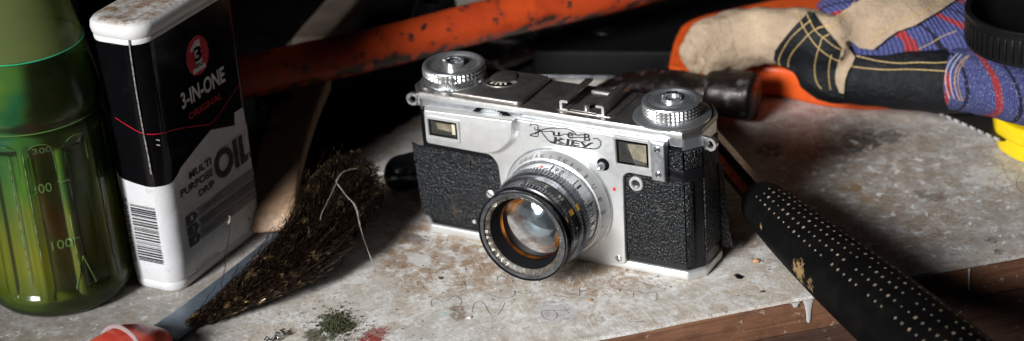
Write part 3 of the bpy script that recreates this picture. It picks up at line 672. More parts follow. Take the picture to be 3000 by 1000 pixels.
for th, s_ in ((70,'2'),(48,'2.8'),(6,'4'),(-12,'5.6')): ringtext(b, s_, math.radians(th), lambda a: 20.58, -25.2, 2.0, 1.3*len(s_.replace('.','')), True)
b.build('aperture_numbers', M['ivory_ink'], ln, smooth=False, recalc=False)
def facetext(mb, s_, th, r, hgt, wd, outward=True):
    c = cyl(th, r, 0); rad = Vector((math.cos(th),0,math.sin(th))); tan = Vector((-math.sin(th),0,math.cos(th)))
    up = rad if outward else -rad; rt = -tan if outward else tan
    def fn(u, v):
        p = LC+up*0; q_ = c+rt*((u-.5)*wd)+up*((v-.5)*hgt); rr = (q_-LC); rr.y = 0
        a = 36.7-(19.2-rr.length)*(1.1/2.3)+.08; return (q_.x, -a, q_.z)
    text(mb, s_, fn)
b = MB()
for i, ch in enumerate('7534668'): facetext(b, ch, math.radians(243-i*9.6) if False else math.radians(240-i*9.2), 18.2, 1.9, 1.25, False)
for i, ch in enumerate('2/53'): facetext(b, ch, math.radians(88-i*8.5), 18.1, 1.9, 1.3, True)
for i, ch in enumerate('OM'): facetext(b, ch, math.radians(20-i*16), 18.1, 1.6, 1.3, True)
t_ = math.radians(136); c0 = cyl(t_, 18.1, -36.3)
b.lathe([(1.35,0),(1.1,0)], c0, AX, 24)
for a in (90,210,330):
    a = math.radians(a); b.ribbon([c0, c0+Vector((math.cos(a)*1.1,0,math.sin(a)*1.1))], -.25, up=(0,-1,0))
b.build('name_ring_lettering', M['ivory_ink'], nr, smooth=False, recalc=False)

# ------------------------------------------------------------------ oil can
X0, X1, Y0, Y1 = -166.3, -138.5, -92.0, -25.2; ZT = 120.0
oc = thing('oil_can', ((X0+X1)/2, (Y0+Y1)/2, 0), 'black and white plastic oil can with dirty white lid, between green bottle and wooden handle', 'oil can')
q = N('white_can_plastic'); c_ = q.mix(q.ramp(q.noise(6,6,.65), .45, .7, 0, .3), (.62,.62,.63), (.54,.50,.46))
c_ = q.mix(q.math('MULTIPLY', q.ramp(q.noise(1.2,6,.8), .60, .66), q.ramp(q.noise(14,2), .46, .56)), c_, (.25,.15,.09)); c_ = q.mix(q.math('MULTIPLY', q.ramp(q.noise(9,9,.75), .55, .68), .45), c_, (.33,.27,.21)); q.set(color=c_, rough=.35); q.bump(q.noise(12,3), .3); M['can_white'] = q.m
M['can_black'] = simple('black_can_print', (.003,.003,.0035), .14, spec=.16, speck=(.25,.24,.22), speck_mm=2.4, speck_r=.05)
M['can_grey'] = simple('grey_print', (.22,.22,.23), .45); M['can_grey_dark'] = simple('dark_grey_print', (.13,.13,.135), .45)
M['can_red'] = simple('red_print', (.50,.010,.03), .5, spec=.2); M['can_cream'] = simple('cream_print', (.62,.60,.57), .35)
def canring(off, z, sh=0.0): return [(a, b_, z) for a, b_ in rrect(X0-off+sh, Y0-off+sh, X1+off-sh, Y1+off-sh, 8.5+off-sh, 8, (8.5+off, 4.5+off, 6+off, 8.5+off))]
b = MB(); b.grid([canring(-1.6,0.3),canring(-.9,1.2),canring(-.6,4.0),canring(-.9,4.6),canring(-.6,5.2),canring(-.2,14),canring(0,30),canring(0,118),canring(-1.2,ZT)], cap0=True, cap1=True); cb = b.build('can_body', M['can_white'], oc)
lidm = N('grimy_white_lid'); gz = lidm.n.new('ShaderNodeNewGeometry'); nz_ = lidm.sep(gz.outputs['Normal'])
c_ = lidm.mix(lidm.math('MULTIPLY', lidm.ramp(nz_[2], .6, .95), lidm.ramp(lidm.noise(5,9,.75), .36, .60)), (.72,.71,.69), (.24,.145,.085))
c_ = lidm.mix(lidm.math('MULTIPLY', lidm.ramp(nz_[2], .6, .95), lidm.ramp(lidm.noise(1.1,6,.8), .58, .64)), c_, (.12,.07,.045)); lidm.set(color=c_, rough=.4, sss=.0); lidm.bump(lidm.noise(2,4), .15)
b = MB(); b.grid([canring(-.8,117.6),canring(.3,118.0),canring(.5,119.4),canring(.2,120.2),canring(.9,121.2),canring(1.3,123.4),canring(1.0,125.4),canring(-.4,127.0),canring(-2.4,127.6),canring(-4.5,127.4)], cap0=True, cap1=True); b.build('lid', lidm.m, oc)
# black wrap with its shaped lower edge
per = []
base = rrect(X0-.12, Y0-.12, X1+.12, Y1+.12, 8.6, 10, (8.62, 4.62, 6.12, 8.62))
dense = []
for i, p in enumerate(base):
    q2 = base[(i+1) % len(base)]; L_ = (Vector(q2)-Vector(p)).length; n_ = max(1, int(L_/1.0))
    for k in range(n_): dense.append((p[0]+(q2[0]-p[0])*k/n_, p[1]+(q2[1]-p[1])*k/n_))
def zlow(x, y):
    if x > X1-3.5 and y > -86:     # broad face, by y
        pts = [(-90,52.3),(-84.7,52.4),(-80,54.5),(-78.5,55.9),(-66,60.0),(-54,63.5),(-45,60.6),(-36.2,57.9),(-36.1,63.9),(-28.9,63.8),(-28.8,55.3),(-20,54.0)]
        for (a, za), (c, zc) in zip(pts, pts[1:]):
            if a <= y <= c: return za+(zc-za)*(y-a)/(c-a+1e-9)
        return pts[0][1] if y < -90 else 54
    if y > -50: return 54
    if y > Y0+9: return 55.5
    t = (x-X0)/(X1-X0); return 55.4-3.2*math.sin(PI*min(1, t*.62)) if t < .8 else 52.25
b = MB(); n_ = len(dense)
A1 = [b.bm.verts.new((x, y, zlow(x, y))) for x, y in dense]; B1 = [b.bm.verts.new((x, y, 118.2)) for x, y in dense]
for i in range(n_): b.bm.faces.new((A1[i], A1[(i+1)%n_], B1[(i+1)%n_], B1[i]))
b.build('black_wrap', M['can_black'], oc, sharp=80)
PXc = X1+.28
def pf(y, z, d=0.0):
    yc = Y1-4.5; r = 4.5+.28+d
    if y <= yc: return (PXc+d, y, z)
    t = (y-yc)/4.6; return (X1-4.5+r*math.cos(t), yc+r*math.sin(t), z)
def canpoly(P, m, name='print', d=0.0):
    Q = []
    for i, p_ in enumerate(P):
        q_ = P[(i+1) % len(P)]; Q += [(p_[0]+(q_[0]-p_[0])*k/12, p_[1]+(q_[1]-p_[1])*k/12) for k in range(12)]
    c = MB(); c.face([pf(y, z, d) for y, z in P if y <= Y1-4.5] if max(p_[0] for p_ in P) <= Y1-4.5 else [pf(min(y, Y1-4.5), z, d) for y, z in P])
    if max(p_[0] for p_ in P) > Y1-4.5:
        z0_, z1_ = min(p_[1] for p_ in P), max(p_[1] for p_ in P); ye = max(p_[0] for p_ in P)
        c.grid([[pf(Y1-4.5+(ye-Y1+4.5)*k/5, z_, d) for z_ in (z0_, z1_)] for k in range(6)], closed_u=False)
    return c.build(name, m, oc, smooth=False, recalc=False)
def cantext(txt, y0, y1, z0, z1, m, bold=0.0, slant=0.0, d=.06, shear=0.0):
    c = MB(); text(c, txt, lambda u, v: pf(y0+(y1-y0)*u+slant*v, z0+(z1-z0)*v, d), shear=shear, bold=bold); return c.build('printed_words', m, oc, smooth=False, recalc=False)
c = MB(); c.face([pf(-55.9+8.0*math.cos(t), 99.7+8.9*math.sin(t)) for t in [2*PI*i/40 for i in range(40)]]); c.build('red_disc', M['can_red'], oc, smooth=False, recalc=False)
canpoly([(-60.5,92.6),(-51.2,92.6),(-51.2,94.4),(-53.2,94.8),(-53.2,106.6),(-56.3,106.6),(-60.0,104.2),(-60.0,102.6),(-57.6,103.2),(-57.6,94.8),(-60.5,94.4)], M['can_cream'], 'numeral_one', .05)
cantext('3', -58.3, -52.9, 97.2, 103.9, M['can_black'], .035, 0, .12); cantext('IN', -57.6, -53.6, 94.3, 96.4, M['can_black'], .03, 0, .12)
cantext('3-IN-ONE', -71.2, -39.2, 80.6, 88.2, M['can_cream'], .028)
cantext('ORIGINAL', -67.6, -43.4, 74.2, 77.3, M['can_red'], .005)
cantext('MULTI', -73.4, -57.0, 48.2, 51.7, M['ink'], .028); cantext('PURPOSE', -80.7, -56.8, 42.9, 46.4, M['ink'], .028); cantext('DRIP', -68.6, -57.0, 37.5, 40.7, M['ink'], .028)
cantext('OIL', -55.4, -27.6, 38.0, 52.2, M['ink'], .04)
for i, z in enumerate((30.8, 25.5, 20.2)):
    canpoly([(-71.8,z-2.1),(-27.5,z-2.1),(-27.5,z+2.1),(-71.8,z+2.1),(-70.0,z)], (M['can_grey'], M['can_grey_dark'], M['can_grey'])[i] , 'print_band')
    canpoly([(-80.1,z-2.35),(-73.6,z-2.35),(-71.4,z),(-73.6,z+2.35),(-80.1,z+2.35)], M['ink'], 'print_arrow')
    cantext(str(i+1), -76.6, -75.2, z-1.2, z+1.2, M['can_cream'])
cantext('LUBRICATES', -69.0, -52.6, 29.9, 32.1, M['ink'], .0); cantext('CLEANS', -69.0, -58.5, 24.6, 26.8, M['ink'], .0); cantext('PREVENTS RUST', -69.0, -46.5, 19.2, 21.3, M['ink'], .0)
cantext('SEE CAUTION ON REVERSE', -78.6, -61.0, 5.6, 7.0, M['ink'])
cantext('1', -36.5, -35.7, 9.6, 11.6, M['ink'])
# swoosh line runs round the near corner
def canpt(s_, z, off=.3):     # s_ = distance along the outline: negative on the narrow face, positive on the broad face, 0 mid corner
    R_ = 8.6; al = PI/4*R_; cxx, cyy = X1-8.5, Y0+8.5; Ro = 8.5+off
    if abs(s_) <= al: t = -PI/4+s_/R_; return (cxx+Ro*math.cos(t), cyy+Ro*math.sin(t), z)
    if s_ > 0: return (X1+off, cyy+(s_-al), z)
    return (cxx+(s_+al), Y0-off, z)
b = MB(); sw = [(-17.3,83.2),(-14,81.6),(-8,79.0),(-3,77.4),(3,76.4),(10,75.0),(18,72.6),(28,69.2),(36.0,66.2),(41,67.0),(52,71.6),(64,76.6)]
for (s0, z0_), (s1, z1_) in zip(sw, sw[1:]):
    for k in range(6):
        a = s0+(s1-s0)*k/6; c2 = s0+(s1-s0)*(k+1)/6; za = z0_+(z1_-z0_)*k/6; zc = z0_+(z1_-z0_)*(k+1)/6
        b.face([canpt(a,za-.18), canpt(c2,zc-.18), canpt(c2,zc+.18), canpt(a,za+.18)])
b.build('red_line', M['can_red'], oc, smooth=False, recalc=False)
b = MB(); P_ = smooth_path([atY(x, y, Y0-.34) for x, y in ((377,118),(380,142),(388,200),(399,270),(410,335),(422,400),(434,460),(443,512))], 5); b.ribbon(P_, -.75, up=(0,-1,0))
q = N('pale_line'); q.set(color=q.mix(q.ramp(q.noise(.8,5,.7), .4, .6), (.06,.057,.054), (.30,.29,.27)), rough=.4); b.build('pale_line', q.m, oc, smooth=False, recalc=False)  # thin grainy pale line down the narrow face
for x, y in ((463,411),(464,426),(330,128)):
    b = MB(); p = atY(x, y, Y0-.3); b.tube([p+Vector((-.9,.0,0)), p+Vector((0,-.05,.15)), p+Vector((.9,0,-.05))], .28, 5); b.build('paint_chip', q.m, oc)
# barcode on the narrow face, lines horizontal
b = MB(); z = 42.2; random.seed(3)
while z > 14.6:
    h = random.choice((.22,.22,.4,.62,.8)); ext = 0
    x0_, x1_ = -157.6, -144.6
    b.face([(x0_, Y0-.3, z-h), (x1_, Y0-.3, z-h), (x1_, Y0-.3, z), (x0_, Y0-.3, z)]); z -= h+random.choice((.25,.25,.45,.65))
b.build('barcode', M['ink'], oc, smooth=False, recalc=False)
b = MB(); text(b, '5 012594 440075', lambda u, v: (-161.4+v*2.3, Y0-.3+max(0, (-158-(-161.4+v*2.3)))*.05, 44.6-u*31.4)); b.build('barcode_digits', M['ink'], oc, smooth=False, recalc=False)

# ------------------------------------------------------------------ green bottle
BC = Vector((-192.5, -104.0, 0)); random.seed(5)
gb = thing('green_bottle', BC, 'translucent green plastic bottle of liquid with moulded panels, at the left edge of the board', 'bottle')
fd = math.atan2(CAM.y-BC.y, CAM.x-BC.x)
def prof_r(z):
    P = [(0,24),(1.2,28.5),(4,31.0),(10,32.2),(30,31.6),(60,31.0),(84,30.6),(87,29.6),(89.5,29.8),(93,31.0),(100,30.6),(108,29.3),(118,27.0),(126,25.0),(136,22.8),(146,20.6),(160,17)]
    for (a, ra), (c, rc) in zip(P, P[1:]):
        if a <= z <= c:
            t = (z-a)/(c-a); return ra+(rc-ra)*t
    return P[-1][1]
def smst(t): t = max(0, min(1, t)); return t*t*(3-2*t)
def bot_r(th, z):
    r = prof_r(z)
    if 9 < z < 84:
        k = (th-fd)/math.radians(30); fr = abs(k-round(k))
        w_ = smst((fr*-1+.40)/.06); v_ = smst((z-10)/4)*smst((82-z)/4); r -= 1.5*w_*v_
        r += .55*math.exp(-((fr-.44)/.035)**2)*v_
    return r
def bot_pt(th, z, off=0.0): 
    r = bot_r(th, z)+off; return Vector((BC.x+r*math.cos(th), BC.y+r*math.sin(th)*1.0, z))
zs = [0,.5,1.2,2.5,4,6,8]+[9+i*.6 for i in range(11)]+[16+i*2.5 for i in range(24)]+[77+i*.7 for i in range(20)]+[92+i*1.5 for i in range(46)]
q = N('bottle_plastic'); c_ = q.mix(q.ramp(q.noise(22,3), .35, .65), (.50,.74,.22), (.36,.66,.30)); 
c_ = q.mix(q.math('MULTIPLY', q.ramp(q.vor(1.5), .09, .05), q.ramp(q.noise(9,4), .48, .6)), c_, (.9,.95,.85))
sp_k = q.math('MULTIPLY', q.ramp(q.vor(1.5), .12, .06), q.ramp(q.noise(9,4), .42, .55)); fk = q.math('MAXIMUM', q.math('MULTIPLY', sp_k, .8), q.ramp(q.noise(16,5), .3, .7, .05, .13))
q = thinglass('bottle_plastic_clear', (.94,.99,.80), 1.4, .16, .0); sp_k = q.math('MULTIPLY', q.ramp(q.vor(1.5), .12, .06), q.ramp(q.noise(9,4), .42, .55)); fk = q.math('MAXIMUM', q.math('MULTIPLY', sp_k, .6), q.ramp(q.noise(16,5), .3, .7, .04, .12)); fk = q.math('MAXIMUM', fk, q.ramp(q.math('ADD', q.sep()[2], q.ramp(q.noise(10,3), 0,1,-3,3)), 118.2, 118.9, 0, .72))
df = q.n.new('ShaderNodeBsdfDiffuse'); df.inputs[0].default_value = (.12,.15,.05,1); m2 = q.n.new('ShaderNodeMixShader'); out_ = [x for x in q.n if x.type == 'OUTPUT_MATERIAL'][0]; src = out_.inputs[0].links[0].from_socket
q.l.new(fk, m2.inputs[0]); q.l.new(src, m2.inputs[1]); q.l.new(df.outputs[0], m2.inputs[2]); q.l.new(m2.outputs[0], out_.inputs[0])
b = MB(); b.grid([[bot_pt(2*PI*i/240, z) for i in range(240)] for z in zs], cap0=True); shell = b.build('bottle_shell', q.m, gb, sharp=70)
q = N('green_liquid'); z_ = q.sep()[2]
c_ = q.mix(q.ramp(q.noise(26,4), .35, .62), (.003,.085,.05), (.075,.15,.018)); c_ = q.mix(q.ramp(q.math('ADD', z_, q.ramp(q.noise(17,4), 0, 1, -34, 34)), 38, 66), (.15,.145,.010), c_); c_ = q.mix(q.ramp(z_, 6, 24), (.028,.055,.006), c_); q.set(color=c_, rough=.25, trans=0.0, ior=1.33)
b = MB(); b.grid([[bot_pt(2*PI*i/96, z, -1.3) for i in range(96)] for z in [1.0,3,6,9,12,16]+[20+i*4 for i in range(16)]+[86,90,95,100,106,112,118]], cap0=True, cap1=True); b.build('green_liquid', q.m, gb, sharp=70)
b = MB(); b.tube([bot_pt(fd+math.radians(-100+200*i/120), 118.6, .12) for i in range(121)], .28, 6, cap=False); q = N('meniscus'); q.set(color=(.03,.45,.20), rough=.2); b.build('liquid_line', q.m, gb)
M['emboss'] = simple('embossed_plastic', (.08,.16,.04), .25)
def bottext(txt, dth, z0, h, wd):
    c = MB()
    def fn(u, v): return bot_pt(fd+math.radians(dth)+(u-.5)*wd/31, z0+h*v, .12)
    text(c, txt, fn); c.build('moulded_mark', M['emboss'], gb, smooth=False, recalc=False)
bottext('200', -4, 61, 4.2, 9); bottext('100', 4, 34, 4.2, 9); bottext('300', 2, 79, 3.0, 8)
for a, z in ((10, 65), (10, 38)):
    MB().tube([bot_pt(fd+math.radians(a+k*2), z, .15) for k in range(5)], .25, 5).build('moulded_mark', M['emboss'], gb)
tri = [bot_pt(fd+math.radians(a), z, .2) for a, z in ((9,14),(18,29),(26,14.5),(9,14))]
for a, c2 in zip(tri, tri[1:]): MB().tube([a.lerp(c2, k/6) for k in range(7)], .35, 5).build('moulded_mark', M['emboss'], gb)
q = N('rib_gleam_plastic'); q.set(color=q.mix(q.ramp(q.noise(3,4,.7), .4, .6), (.035,.07,.02), (.26,.34,.20)), rough=.25)  # pale tubes paint the bright gloss lines along the panel edges
for px_, za, zb_ in ((-26.5,18,80),(-13.2,30,80),(13.4,22,50),(46.0,20,64)):
    MB().tube([bot_pt(fd+math.radians(px_), za+(zb_-za)*k/24, .05) for k in range(25)], [.06]+[.20]*23+[.06], 5).build('rib_gleam', q.m, gb)
b = MB(); b.tube([bot_pt(fd+math.radians(-95+190*k/60), 88.2, .1) for k in range(61)], .3, 6); b.build('waist_ring', M['emboss'], gb)
for c_a in (-30, 0, 30, 60):
    arch = [(c_a-10.5, 70), (c_a-10.2, 78), (c_a-7, 82.4), (c_a, 83.4), (c_a+7, 82.4), (c_a+10.2, 78), (c_a+10.5, 70)]
    MB().tube(smooth_path([bot_pt(fd+math.radians(a), z, .1) for a, z in arch], 4), .2, 5).build('panel_arch', M['emboss'], gb)
# side grip of pale plastic between bottle and can
q = N('pale_green_plastic'); q.set(color=(.42,.50,.16), rough=.35, trans=.2)
gp = [at(300, 330, 88), at(318, 480, 62), at(345, 620, 40), at(368, 740, 18)]
b = MB(); pts = smooth_path([(-171.0,-90,89),(-169.6,-89,78),(-169.2,-88.5,60),(-169.0,-88,40),(-168.9,-88,22),(-169.4,-88.5,17)], 5); b.tube(pts, [(1.2,2.6)]*len(pts), 12); b.build('side_grip', q.m, gb)

# ------------------------------------------------------------------ wire brush with red handle
wbx = thing('wire_brush', (-118, -90, 0), 'wire brush with wavy brown bristles tied by pale thread, grey metal back and red handle', 'wire brush')
M['bluegrey'] = simple('grey_painted_steel', (.115,.145,.18), .38, .3, grain=(1,.05), speck=(.4,.42,.45), speck_mm=2, speck_r=.05, dirt=(.2,.22,.24), dirt_mm=5, dirt_t=.62)
q = N('red_plastic'); c_ = q.mix(q.ramp(q.noise(7,4), .4, .65), (.78,.10,.055), (.62,.05,.032)); q.set(color=c_, rough=.30, sss=.15); q.b.inputs['Subsurface Radius'].default_value = (.003,.0006,.0004); M['redp'] = q.m
# metal back : strip on the board, outline by its two long edges
up = [(440,960),(520,905),(640,815),(740,735),(820,665),(858,628),(880,624),(893,640)]
lo = [(893,640),(885,670),(850,705),(770,790),(660,880),(580,940),(520,990),(480,1000)]
poly = [tuple(at(x, y, 3.2)[:2]) for x, y in up]+[tuple(at(x, y, 3.2)[:2]) for x, y in lo[1:]]
b = MB(); b.prz(poly, 1.4, 3.2); b.bevel(.4, 2, 50); b.build('metal_back', M['bluegrey'], wbx)
HC = at(395, 1010, 8)
hd = (at(520, 960, 5)-at(330, 1130, 5)).normalized(); hs = Vector((-hd.y, hd.x, 0))
rows = []
for t, wv, hv, zc in ((-95,13,7,8),(-60,16,8.5,9),(-30,17,9,9.2),(-12,16.5,8.8,9),(-2,15,8,8.6),(6,13,6.8,8),(12,10.0,5,6.6),(15.5,6.0,2.6,5),(16.5,2.6,1.2,4.2)):
    c0 = at(398, 1016, 8); c0.z = 0
    p = c0+hd*t; rows.append([p+hs*(wv*(abs(math.cos(a))**.75)*(1 if math.cos(a) > 0 else -1))+Vector((0,0,zc+hv*(abs(math.sin(a))**.8)*(1 if math.sin(a) > 0 else -1)*(1.0))) for a in [2*PI*k/20 for k in range(20)]])
b = MB(); b.grid(rows, cap0=True, cap1=True); b.build('handle', M['redp'], wbx, sharp=28)
# bristles
q = N('brown_bristle_wire'); rnd = q.noise(1.3, 2); c_ = q.mix(q.ramp(rnd, .35, .65), (.020,.013,.010), (.085,.052,.032)); c_ = q.mix(q.ramp(q.noise(5,3), .57, .68), c_, (.42,.30,.16)); q.set(color=c_, rough=.28, metal=.8); M['bristle'] = q.m
axp = [at(545,955,3), at(665,893,6), at(800,812,10.5), at(920,712,14), at(1000,590,17.5), at(1040,530,19)]
axr = [2.2, 7.0, 12.0, 16.5, 18.5, 15.0]; axz = [2.0, 5.0, 9.5, 13.5, 16.5, 15.5]
AXP = smooth_path(axp, 8)
def ar(t, A): f = t*(len(A)-1); i = min(int(f), len(A)-2); return A[i]+(A[i+1]-A[i])*(f-i)
def axpt(t): f = max(0, min(.9999, t))*(len(AXP)-1); i = int(f); p = AXP[i].lerp(AXP[i+1], f-i); tg = (AXP[i+1]-AXP[i]).normalized(); return p, tg
random.seed(11); b = MB()
def strand(t0, t1, phi, rho, amp, lam, rr, lift=0.0, sway=0.0):
    n = max(6, int((t1-t0)*46)); pts = []; ph = random.random()*6.28; bend = random.uniform(-.25,.25); ph2 = random.random()*6.28
    for i in range(n+1):
        t = t0+(t1-t0)*i/n; p, tg = axpt(t); ex = max(0, t-.9999)
        sd = tg.cross(Vector((0,0,1))).normalized(); u_ = Vector((0,0,1))
        R_ = ar(min(t,1), axr)*rho; Z_ = ar(min(t,1), axz)*rho; a = phi+(bend+sway)*i/n
        s_ = (t-t0)*135
        q_ = p+tg*(ex*130)+sd*(math.cos(a)*R_+amp*math.sin(s_/lam*6.28+ph))+u_*(math.sin(a)*Z_+amp*math.cos(s_/lam*6.28+ph2)*.8+lift*i/n)
        q_.z = max(.35, q_.z); pts.append(q_)
    b.tube(pts, rr, 3, cap=False)
for k in range(900):
    t0 = random.uniform(-.02, .93)**.9 if random.random() < .8 else random.uniform(.0,.2); t0 = max(0, t0 if isinstance(t0, float) else .5)
    L_ = random.uniform(.18, .5); rho = random.uniform(.35, 1.02)**.6; phi = random.uniform(-.35, PI+.35)
    strand(t0, min(1.0+random.uniform(-.03,.02), t0+L_), phi, rho, random.uniform(.6,1.1), random.uniform(4.6,7.5), random.uniform(.15,.25), 0, random.uniform(-.5,.5))
for k in range(70):
    t0 = random.uniform(.05,.9); strand(t0, t0+random.uniform(.06,.13), random.uniform(0,PI), 1.05, .6, 4, .13, random.uniform(1,6))
for k in range(26):
    t0 = random.uniform(.1,.45); strand(t0, t0+random.uniform(.08,.2), random.uniform(2.4,3.1), 1.12, .8, 5, .13, random.uniform(-2,4))
bz = b.build('bristles', M['bristle'], wbx, kind='stuff', smooth=True, recalc=False)
b = MB(); rows = []
for j in range(22):
    t = j/21; p, tg = axpt(t); sd = tg.cross(Vector((0,0,1))).normalized()
    rows.append([p+sd*math.cos(a)*ar(t,axr)*.62+Vector((0,0,math.sin(a)*ar(t,axz)*.62)) for a in [2*PI*i/18 for i in range(18)]])
q = N('dense_bristle_core'); q.set(color=q.mix(q.ramp(q.noise(1.2,3), .4,.6), (.008,.006,.005), (.03,.018,.012)), rough=.7); q.bump(q.noise(.8,3), .8)
b.grid(rows, cap0=True, cap1=True); b.build('bristle_core', q.m, wbx, sharp=80)
M['thread'] = simple('pale_thread', (.30,.27,.24), .7)
BB = BVHTree.FromPolygons(*(lambda vs, fs: (vs, fs))(*(lambda R: ([p for r in R for p in r], [(j*18+i, j*18+(i+1)%18, (j+1)*18+(i+1)%18, (j+1)*18+i) for j in range(len(R)-1) for i in range(18)]))(
    [[axpt(j/21)[0]+axpt(j/21)[1].cross(Vector((0,0,1))).normalized()*math.cos(a)*ar(j/21,axr)*1.06+Vector((0,0,math.sin(a)*ar(j/21,axz)*1.06)) for a in [2*PI*i/18 for i in range(18)]] for j in range(22)])))
def onto(bv, x, y, off, zfall=8):
    d = ray(x, y).normalized(); h = bv.ray_cast(CAM, d)
    if h[0] is None: 
        p = at(x, y, zfall); return p
    return h[0]-d*off
for P in ([(1003,505),(985,530),(1000,555),(1030,590),(1045,620),(1055,665),(1070,715),(1085,750),(1098,785),(1100,800)], [(1003,505),(988,530),(975,560),(955,600),(943,625),(938,645)], [(990,540),(1015,575),(1040,600),(1052,640),(1060,680),(1078,735),(1095,780),(1110,795)], [(1003,505),(1025,497),(1045,494)]):
    pts = smooth_path([onto(BB, x, y, .6, 7) for x, y in P], 5); MB().tube(pts, .15, 5).build('binding_thread', M['thread'], wbx)
# stray wire with a scrap of fluff, standing up before the can
pts = smooth_path([at(x, y, z) for x, y, z in ((652,850,3),(648,830,6),(655,805,10),(660,780,15),(657,755,19),(665,730,23),(668,705,27),(672,680,31),(670,660,34))], 5)
MB().tube(pts, .17, 5).build('stray_wire', M['bristle'], wbx)
fl = MB(); fc = at(673, 648, 36)
for i in range(9): d = Vector((random.uniform(-1,1),random.uniform(-1,1),random.uniform(-1,1.4)))*random.uniform(.8,2.2); fl.tube([fc, fc+d*.5+Vector((.2,.1,0)), fc+d], [.35,.25,.08], 5)
fl.build('fluff', M['thread'], wbx)

# translucent loop on the handle
rg_ = thing('plastic_loop', at(350, 985, 16), 'thin translucent pinkish plastic loop resting on the red brush handle', 'plastic loop')
q = N('frosted_plastic'); q.set(color=(.62,.50,.50), rough=.3, trans=.6); 
pts = smooth_path([at(x, y, z) for x, y, z in ((296,1010,6),(296,985,10),(315,962,15),(345,957,19),(378,975,21),(400,1000,21),(420,1040,19),(430,1080,16))], 7)
MB().tube(pts, [(.55,.95)]*len(pts), 12).build('loop', q.m, rg_)

# ------------------------------------------------------------------ wooden handle leaning behind the brush
M['handle_wood'] = wood('worn_beech', (.42,.27,.165), (.28,.175,.105), (0,.1,-1.15), 1.4, .55)
wh = thing('wooden_handle', at(800, 655, 6), 'worn wooden tool handle with rounded end, standing between oil can and wire brush', 'tool handle')
def loftbox(stations, m, name, parent, rnd=.5, seg=24, sharp=40):
    c = MB(); rows = []
    for p, u_, v_, a, d in stations:
        p = Vector(p); u_ = Vector(u_); v_ = Vector(v_); r = []
        for k in range(seg):
            t = 2*PI*k/seg; cx_, sx_ = math.cos(t), math.sin(t)
            r.append(p+u_*a*math.copysign(abs(cx_)**rnd, cx_)+v_*d*math.copysign(abs(sx_)**rnd, sx_))
        rows.append(r)
    c.grid(rows, cap0=True, cap1=True); return c.build(name, m, parent, sharp=sharp)
hp = [at(795, 655, 8), at(800, 600, 11), at(812, 520, 15), at(838, 420, 20), at(872, 320, 26), at(900, 255, 30)]
hu = Vector((.88,.40,.1)).normalized(); hv = Vector((-.2,.55,.8)).normalized()
st = []
for i, p in enumerate(smooth_path(hp, 5)):
    f = i/25; aw = 11.2+1.0*f; 
    if i == 0: st.append((p-Vector((-1,-1.4,0)), hu, hv, 6.5, 3.0))
    if i == 0: continue
    st.append((p, hu, hv, aw if i > 1 else 9.0, 6.4 if i > 1 else 5.4))
loftbox(st, M['handle_wood'], 'handle_shaft', wh, .45, 28, 60)

# ------------------------------------------------------------------ orange tube frame
ot = thing('orange_saw_frame', at(1250, 112, 50), 'chipped orange painted steel tube lying across the dark clutter behind the camera', 'tool frame')
q = N('chipped_orange_paint'); zc = q.sep()
chip = q.math('MAXIMUM', q.ramp(q.noise(6.5, 9, .66), .60, .625), q.math('MULTIPLY', q.ramp(q.noise(9, 8, .7), .47, .50), q.ramp(q.math('ADD', zc[2], q.ramp(q.noise(30,2), .3, .7, -4, 4)), 47.5, 45.0)))
c_ = q.mix(q.ramp(q.noise(14,4), .35, .65), (.56,.066,.012), (.40,.042,.010)); c_ = q.mix(q.ramp(q.noise(2.5,6,.8), .62, .7, 0, .7), c_, (.30,.05,.015)); halo = q.ramp(q.noise(6.5, 9, .66), .55, .61); c_ = q.mix(q.math('MULTIPLY', halo, .7), c_, (.22,.035,.012)); c_ = q.mix(chip, c_, q.mix(q.noise(2,5,.7), (.012,.008,.007), (.075,.035,.02)))
q.set(color=c_, rough=.42); q.bump(q.math('MULTIPLY', chip, -1), .3); M['orange_chip'] = q.m
A = at(640, 250, 50); B = at(1860, -40, 50); pts = [A.lerp(B, i/40)+Vector((0,0,.5*math.sin(i*.3))) for i in range(-6, 56)]
MB().tube(pts, [(9.6,10.4)]*len(pts), 40).build('tube', M['orange_chip'], ot, sharp=70)

# ------------------------------------------------------------------ hammer
hm = thing('claw_hammer', at(2230, 600, 0), 'rusty hammer with steel shaft and black dotted rubber grip overhanging the board edge', 'hammer')
q = N('rusty_iron'); c_ = q.mix(q.ramp(q.noise(8,7,.65), .4, .62), (.022,.015,.012), (.010,.008,.007)); c_ = q.mix(q.math('MULTIPLY', q.ramp(q.noise(7,5), .58, .68), .8), c_, (.16,.15,.15)); q.set(color=c_, rough=q.ramp(q.noise(4,4), .35, .65, .25, .55), metal=.5); q.bump(q.noise(3,5), .35); M['rust'] = q.m
pts = []; rad = []
for x, y, z, rv, rh in ((1735,268,12,1.2,4),(1780,258,14,3.6,6),(1840,250,15,6.2,8),(1920,250,16,8.2,10),(1990,262,16,9.4,11),(2050,268,15.5,8.0,9.4),(2075,270,15.5,8.4,9.6),(2090,271,15.5,11.4,12.2),(2190,280,15,12.0,12.4),(2204,281,15,11.6,12.0),(2213,282,15,9.8,10.4)):
    pts.append(at(x, y, z)); rad.append((rv, rh))
P2 = smooth_path(pts, 4); R2 = []
for i in range(len(P2)): f = i/4; j = min(int(f), len(rad)-2); k = f-j; R2.append((rad[j][0]*(1-k)+rad[j+1][0]*k, rad[j][1]*(1-k)+rad[j+1][1]*k))
MB().tube(P2, R2, 32, flat=(0,0,1)).build('hammer_head', M['rust'], hm, sharp=50)
M['shaft'] = simple('dull_steel_shaft', (.09,.075,.065), .24, .95, grain=(2,.02), var=.25, dirt=(.05,.03,.02), dirt_mm=6, dirt_t=.58)
sp = [at(1985, 300, 17), at(2100, 455, 17), at(2240, 597, 17)]
